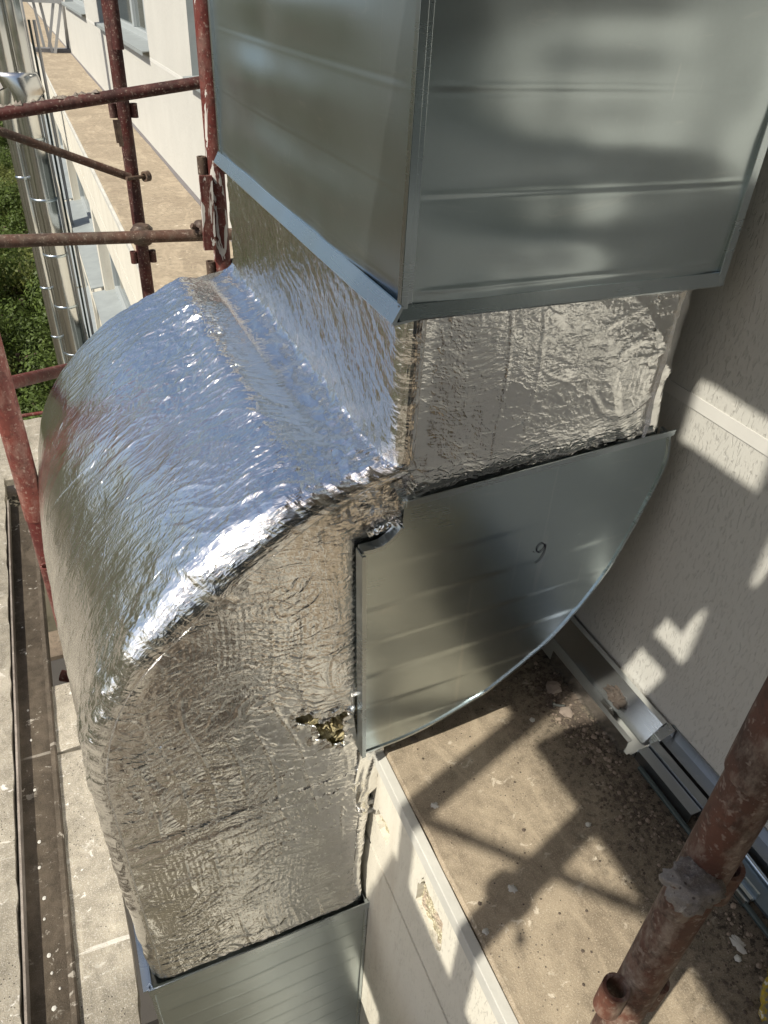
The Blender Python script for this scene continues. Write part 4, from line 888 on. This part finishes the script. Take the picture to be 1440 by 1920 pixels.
# white mortar dabs on the ledge
def dab(x, y, s, seed, mat, label, thick=.002, sq=1.0):
    rr = random.Random(seed); n = 22; pts = [(x+s*math.cos(t*6.283/n)*rr.uniform(.55,1.15), y+s*sq*math.sin(t*6.283/n)*rr.uniform(.55,1.15), Zl+.0006) for t in range(n)]
    inn = [(x+(p[0]-x)*.55, y+(p[1]-y)*.55, Zl+thick*rr.uniform(.6,1.3)) for p in pts]
    m = MB().add(pts+inn+[(x,y,Zl+thick)], [(k,(k+1)%n,n+(k+1)%n,n+k) for k in range(n)]+[(n+k,n+(k+1)%n,2*n) for k in range(n)], True)
    return tag(m.build('mortar_dab', mat, None, 0, (x,y,Zl)), label, 'mortar dab', 'dried mortar dabs on the ledge')
dab(.371,.540,.007,1,M_['lime'],'white dab at the outer end of the pole shadow')
dab(.392,.660,.008,2,M_['stone'],'round grey dab close to the curved panel')
dab(.655,.215,.009,3,M_['lime'],'chalky white dab right of the near pole', sq=1.5)
dab(.415,.388,.007,4,M_['lime'],'faint white dab inside the coupler shadow')
dab(.352,.353,.005,5,M_['lime'],'small white dab by the ledge edge in shadow')
yp = rag([(.600,.125),(.622,.148),(.645,.165),(.680,.180),(.76,.20),(.76,.05),(.58,.05)], .003, 6, 9)
tag(MB().prism(yp, 2, Zl-.001, Zl+.012).build('painted_stone', M_['lichen'], None, .003, (.65,.14,Zl)), 'rough slab with yellow paint in the bottom right corner', 'stone slab')
# ------------------------------------------------------------------ flues on the far facade
def flue(name, x, y, z0, z1, r, label):
    e = empty(name, (x,y,z0), label, 'flue pipe', 'stainless flue pipes on the facade')
    MB().tube([(x,y,z0),(x,y,z1)], r, 40, caps=True).build('pipe', M_['steel'], e)
    z = z1-.28
    while z > z0+.2:
        MB().tube([(x,y,z-.018),(x,y,z-.010),(x,y,z),(x,y,z+.008)], [r+.001,r+.007,r+.007,r+.001], 40, caps=False).build('joint_band', M_['galvb'], e); z -= .50
    return e
YP = 7.8
flue('flue_pipe', .046, YP, GZ, -.985, .104, 'thicker stainless flue pipe next to the facade')
flue('flue_pipe', -.094, YP+.02, GZ, -1.30, .060, 'thinner stainless flue pipe left of the thick one')
flue('flue_pipe', .098, YP, -.765, 1.2, .070, 'upper stainless flue section beside the steel frame')
flue('flue_pipe', -.035, YP, -.765, 1.2, .072, 'upper stainless flue section at the picture corner')
el = empty('flue_elbow', (.05,YP,-.98), 'mitred stainless elbow joining upper and lower flue pipes', 'flue elbow', None)
m = MB()
m.tube([(-.125,YP,-.770),(.185,YP,-.770)], .001, 4)
m = MB(); n = 40
def ringpts(cx, z, rx, ry, sh=0): return [(cx+rx*math.cos(2*math.pi*k/n), YP+ry*math.sin(2*math.pi*k/n), z+sh*math.cos(2*math.pi*k/n)) for k in range(n)]
rings = [ringpts(.03,-.765,.160,.085), ringpts(.035,-.80,.163,.098), ringpts(.075,-.93,.150,.108,.02), ringpts(.046,-.995,.106,.106)]
m.add([p for r in rings for p in r], [(i*n+k, i*n+(k+1)%n, (i+1)*n+(k+1)%n, (i+1)*n+k) for i in range(3) for k in range(n)]+[tuple(range(n))], True); m.build('shell', M_['steel'], el)
m = MB(); rings = [ringpts(-.03,-.86,.115,.075,.05), ringpts(-.085,-1.05,.08,.07,.03), ringpts(-.094,-1.31,.064,.064)]
m.add([p for r in rings for p in r], [(i*n+k, i*n+(k+1)%n, (i+1)*n+(k+1)%n, (i+1)*n+k) for i in range(2) for k in range(n)], True); m.build('side_branch', M_['steel'], el)
for i, (x, r, lb) in enumerate(((.168,.012,'thin grey conduit closest to the thick flue'), (.205,.010,'dark conduit in the middle of the bundle'), (.245,.013,'pale conduit closest to the facade windows'))):
    tag(MB().tube([(x,YP+.1,GZ),(x,YP+.1,-.4)], r, 10).build('conduit', M_['bracket'] if i != 1 else M_['hose'], None, 0, (x,YP+.1,GZ)), lb, 'conduit', 'conduits beside the flue pipes')
sf = empty('support_frame', (.53,12.5,-1), 'grey steel support frame standing on the far end of the ledge', 'steel frame')
def leg(p, q, w_=.035): MB().bar(p, q, w_, w_).build('strut', M_['bracket'], sf)
leg((.26,12.4,-1.35), (.27,12.4,.6), .05); leg((.545,12.5,-1), (.50,12.5,-.44)); leg((.575,12.45,-1), (.76,12.45,-.42)); leg((.52,12.9,-1), (.70,12.9,-.40)); leg((.47,12.9,-1), (.43,12.9,-.42)); leg((.76,12.7,-1), (.775,12.3,-.42))
MB().box((.29,12.42,-.44),(.775,12.50,-.36)).build('beam', M_['bracket'], sf); MB().box((.29,12.86,-.44),(.775,12.94,-.36)).build('beam', M_['bracket'], sf)
MB().box((.335,12.55,-1.0),(.78,12.75,-.955)).build('base_beam', M_['groove'], sf)
# ------------------------------------------------------------------ trees
def tree_mesh(R_, H, nl, seed, leafm):
    rr = random.Random(seed); tr_ = MB()
    tr_.tube([(0,0,0),(.03,.02,H*.35),(.0,.05,H*.7)], [.10*R_,.07*R_,.03*R_], 10)
    for k in range(7):
        a = rr.uniform(0, 6.28); h = H*rr.uniform(.25,.6); L = R_*rr.uniform(.5,.85)
        tr_.tube([(0,0,h),(math.cos(a)*L*.5, math.sin(a)*L*.5, h+L*.35),(math.cos(a)*L, math.sin(a)*L, h+L*.6)], [.045*R_,.03*R_,.01*R_], 7)
    cl = [(rr.gauss(0,.42)*R_, rr.gauss(0,.42)*R_, H*rr.uniform(.32,.98), R_*rr.uniform(.20,.42)) for _ in range(34)]
    pos = []; V = []; F = []
    for i in range(nl):
        c = cl[rr.randrange(len(cl))]; d = Vector((rr.gauss(0,1), rr.gauss(0,1), rr.gauss(0,1))).normalized()*c[3]*rr.uniform(.55,1.08)
        p = Vector((c[0], c[1], c[2]))+d
        if p.z < .1: p.z = .1
        s = .030*rr.uniform(.6,1.4); n_ = (d.normalized()+Vector((rr.uniform(-.8,.8), rr.uniform(-.8,.8), rr.uniform(-.3,1)))).normalized()
        a = n_.cross(Vector((rr.uniform(-1,1), rr.uniform(-1,1), rr.uniform(-1,1)))).normalized(); b = n_.cross(a)
        k = len(V); V += [p-a*s, p-b*s*.5, p+a*s, p+b*s*.5]; F.append((k,k+1,k+2,k+3))
    return tr_, MB().add(V, F)
def make_tree(R_, H, nl, seed, leafm):
    t_, l_ = tree_mesh(R_, H, nl, seed, leafm)
    e = empty('tree', (0,0,0), 'tree', 'tree'); e.location = (0,0,0)
    for m_, nm, mt in ((t_, 'trunk', M_['bark']), (l_, 'crown', leafm)):
        me = bpy.data.meshes.new(nm); me.from_pydata([Vector(v)*S for v in m_.v], [], m_.f); me.materials.append(mt)
        o = bpy.data.objects.new(nm, me); col.objects.link(o); o.parent = e
    return e
protos = [make_tree(.95, 1.75, 15000, 1, M_['leaf']), make_tree(1.0, 1.6, 15000, 2, M_['leaf2']), make_tree(.9, 1.9, 15000, 3, M_['leaf'])]
big = make_tree(3.2, 6.0, 16000, 4, M_['leaf'])
def put(pr, x, y, rz, s, label, first):
    if first: r = pr
    else:
        r = pr.copy(); col.objects.link(r)
        for c in pr.children: k = c.copy(); col.objects.link(k); k.parent = r
    r.location = W((x, y, GZ)); r.rotation_euler = (0,0,rz); r.scale = (s, s, s*random.Random(int(x*100+y*10)).uniform(.85,1.15))
    tag(r, label, 'tree', 'trees below the scaffold'); return r
spots = [(-.75,11.3),(-.55,12.9),(-1.6,12.2),(-.8,14.4),(-2.0,14.2),(-.6,16.2),(-1.7,16.6),(-.75,18.3),(-2.1,18.9),(-.6,20.4),(-1.8,21.3),(-.7,22.7),(-2.0,23.8),(-.7,25.2),(-2.2,26.3),(-1.1,27.8),(-2.6,29.2),(-.6,9.6),(-1.8,10.2),(-3.0,12.8),(-3.3,16.4),(-3.2,20.5)]
ORD = 'first second third fourth fifth sixth seventh eighth ninth tenth eleventh twelfth thirteenth fourteenth fifteenth sixteenth seventeenth eighteenth nineteenth twentieth twenty-first twenty-second'.split()
spots.sort(key=lambda p: p[1])
for i, (x, y) in enumerate(spots):
    k = i % 3; kind = ['dense dark green tree', 'lighter olive green tree', 'tall dark green tree'][k]
    put(protos[k], x, y, i*1.9, 1.0+.12*math.sin(i*3), f'{kind}, {ORD[i]} tree away from the camera among those below the scaffold', i < 3)
for i, (x, y) in enumerate([(-7,3),(-9,8),(-6.5,14),(-10,16),(-8,22),(-12,12),(-5.5,32),(-9,30),(-11,1),(-8,-5),(-13,-10),(-6,-12)]):
    put(big, x, y, i*2.1, .95+.1*math.cos(i*2), f'big spreading tree off to the left of the building, {ORD[i]} of the tall ones', i == 0)
for o in list(sc.objects):
    if 'org' in o: del o['org']
    for k_ in ('label', 'category', 'group'):
        if o.parent and k_ in o and k_ != 'label': del o[k_]
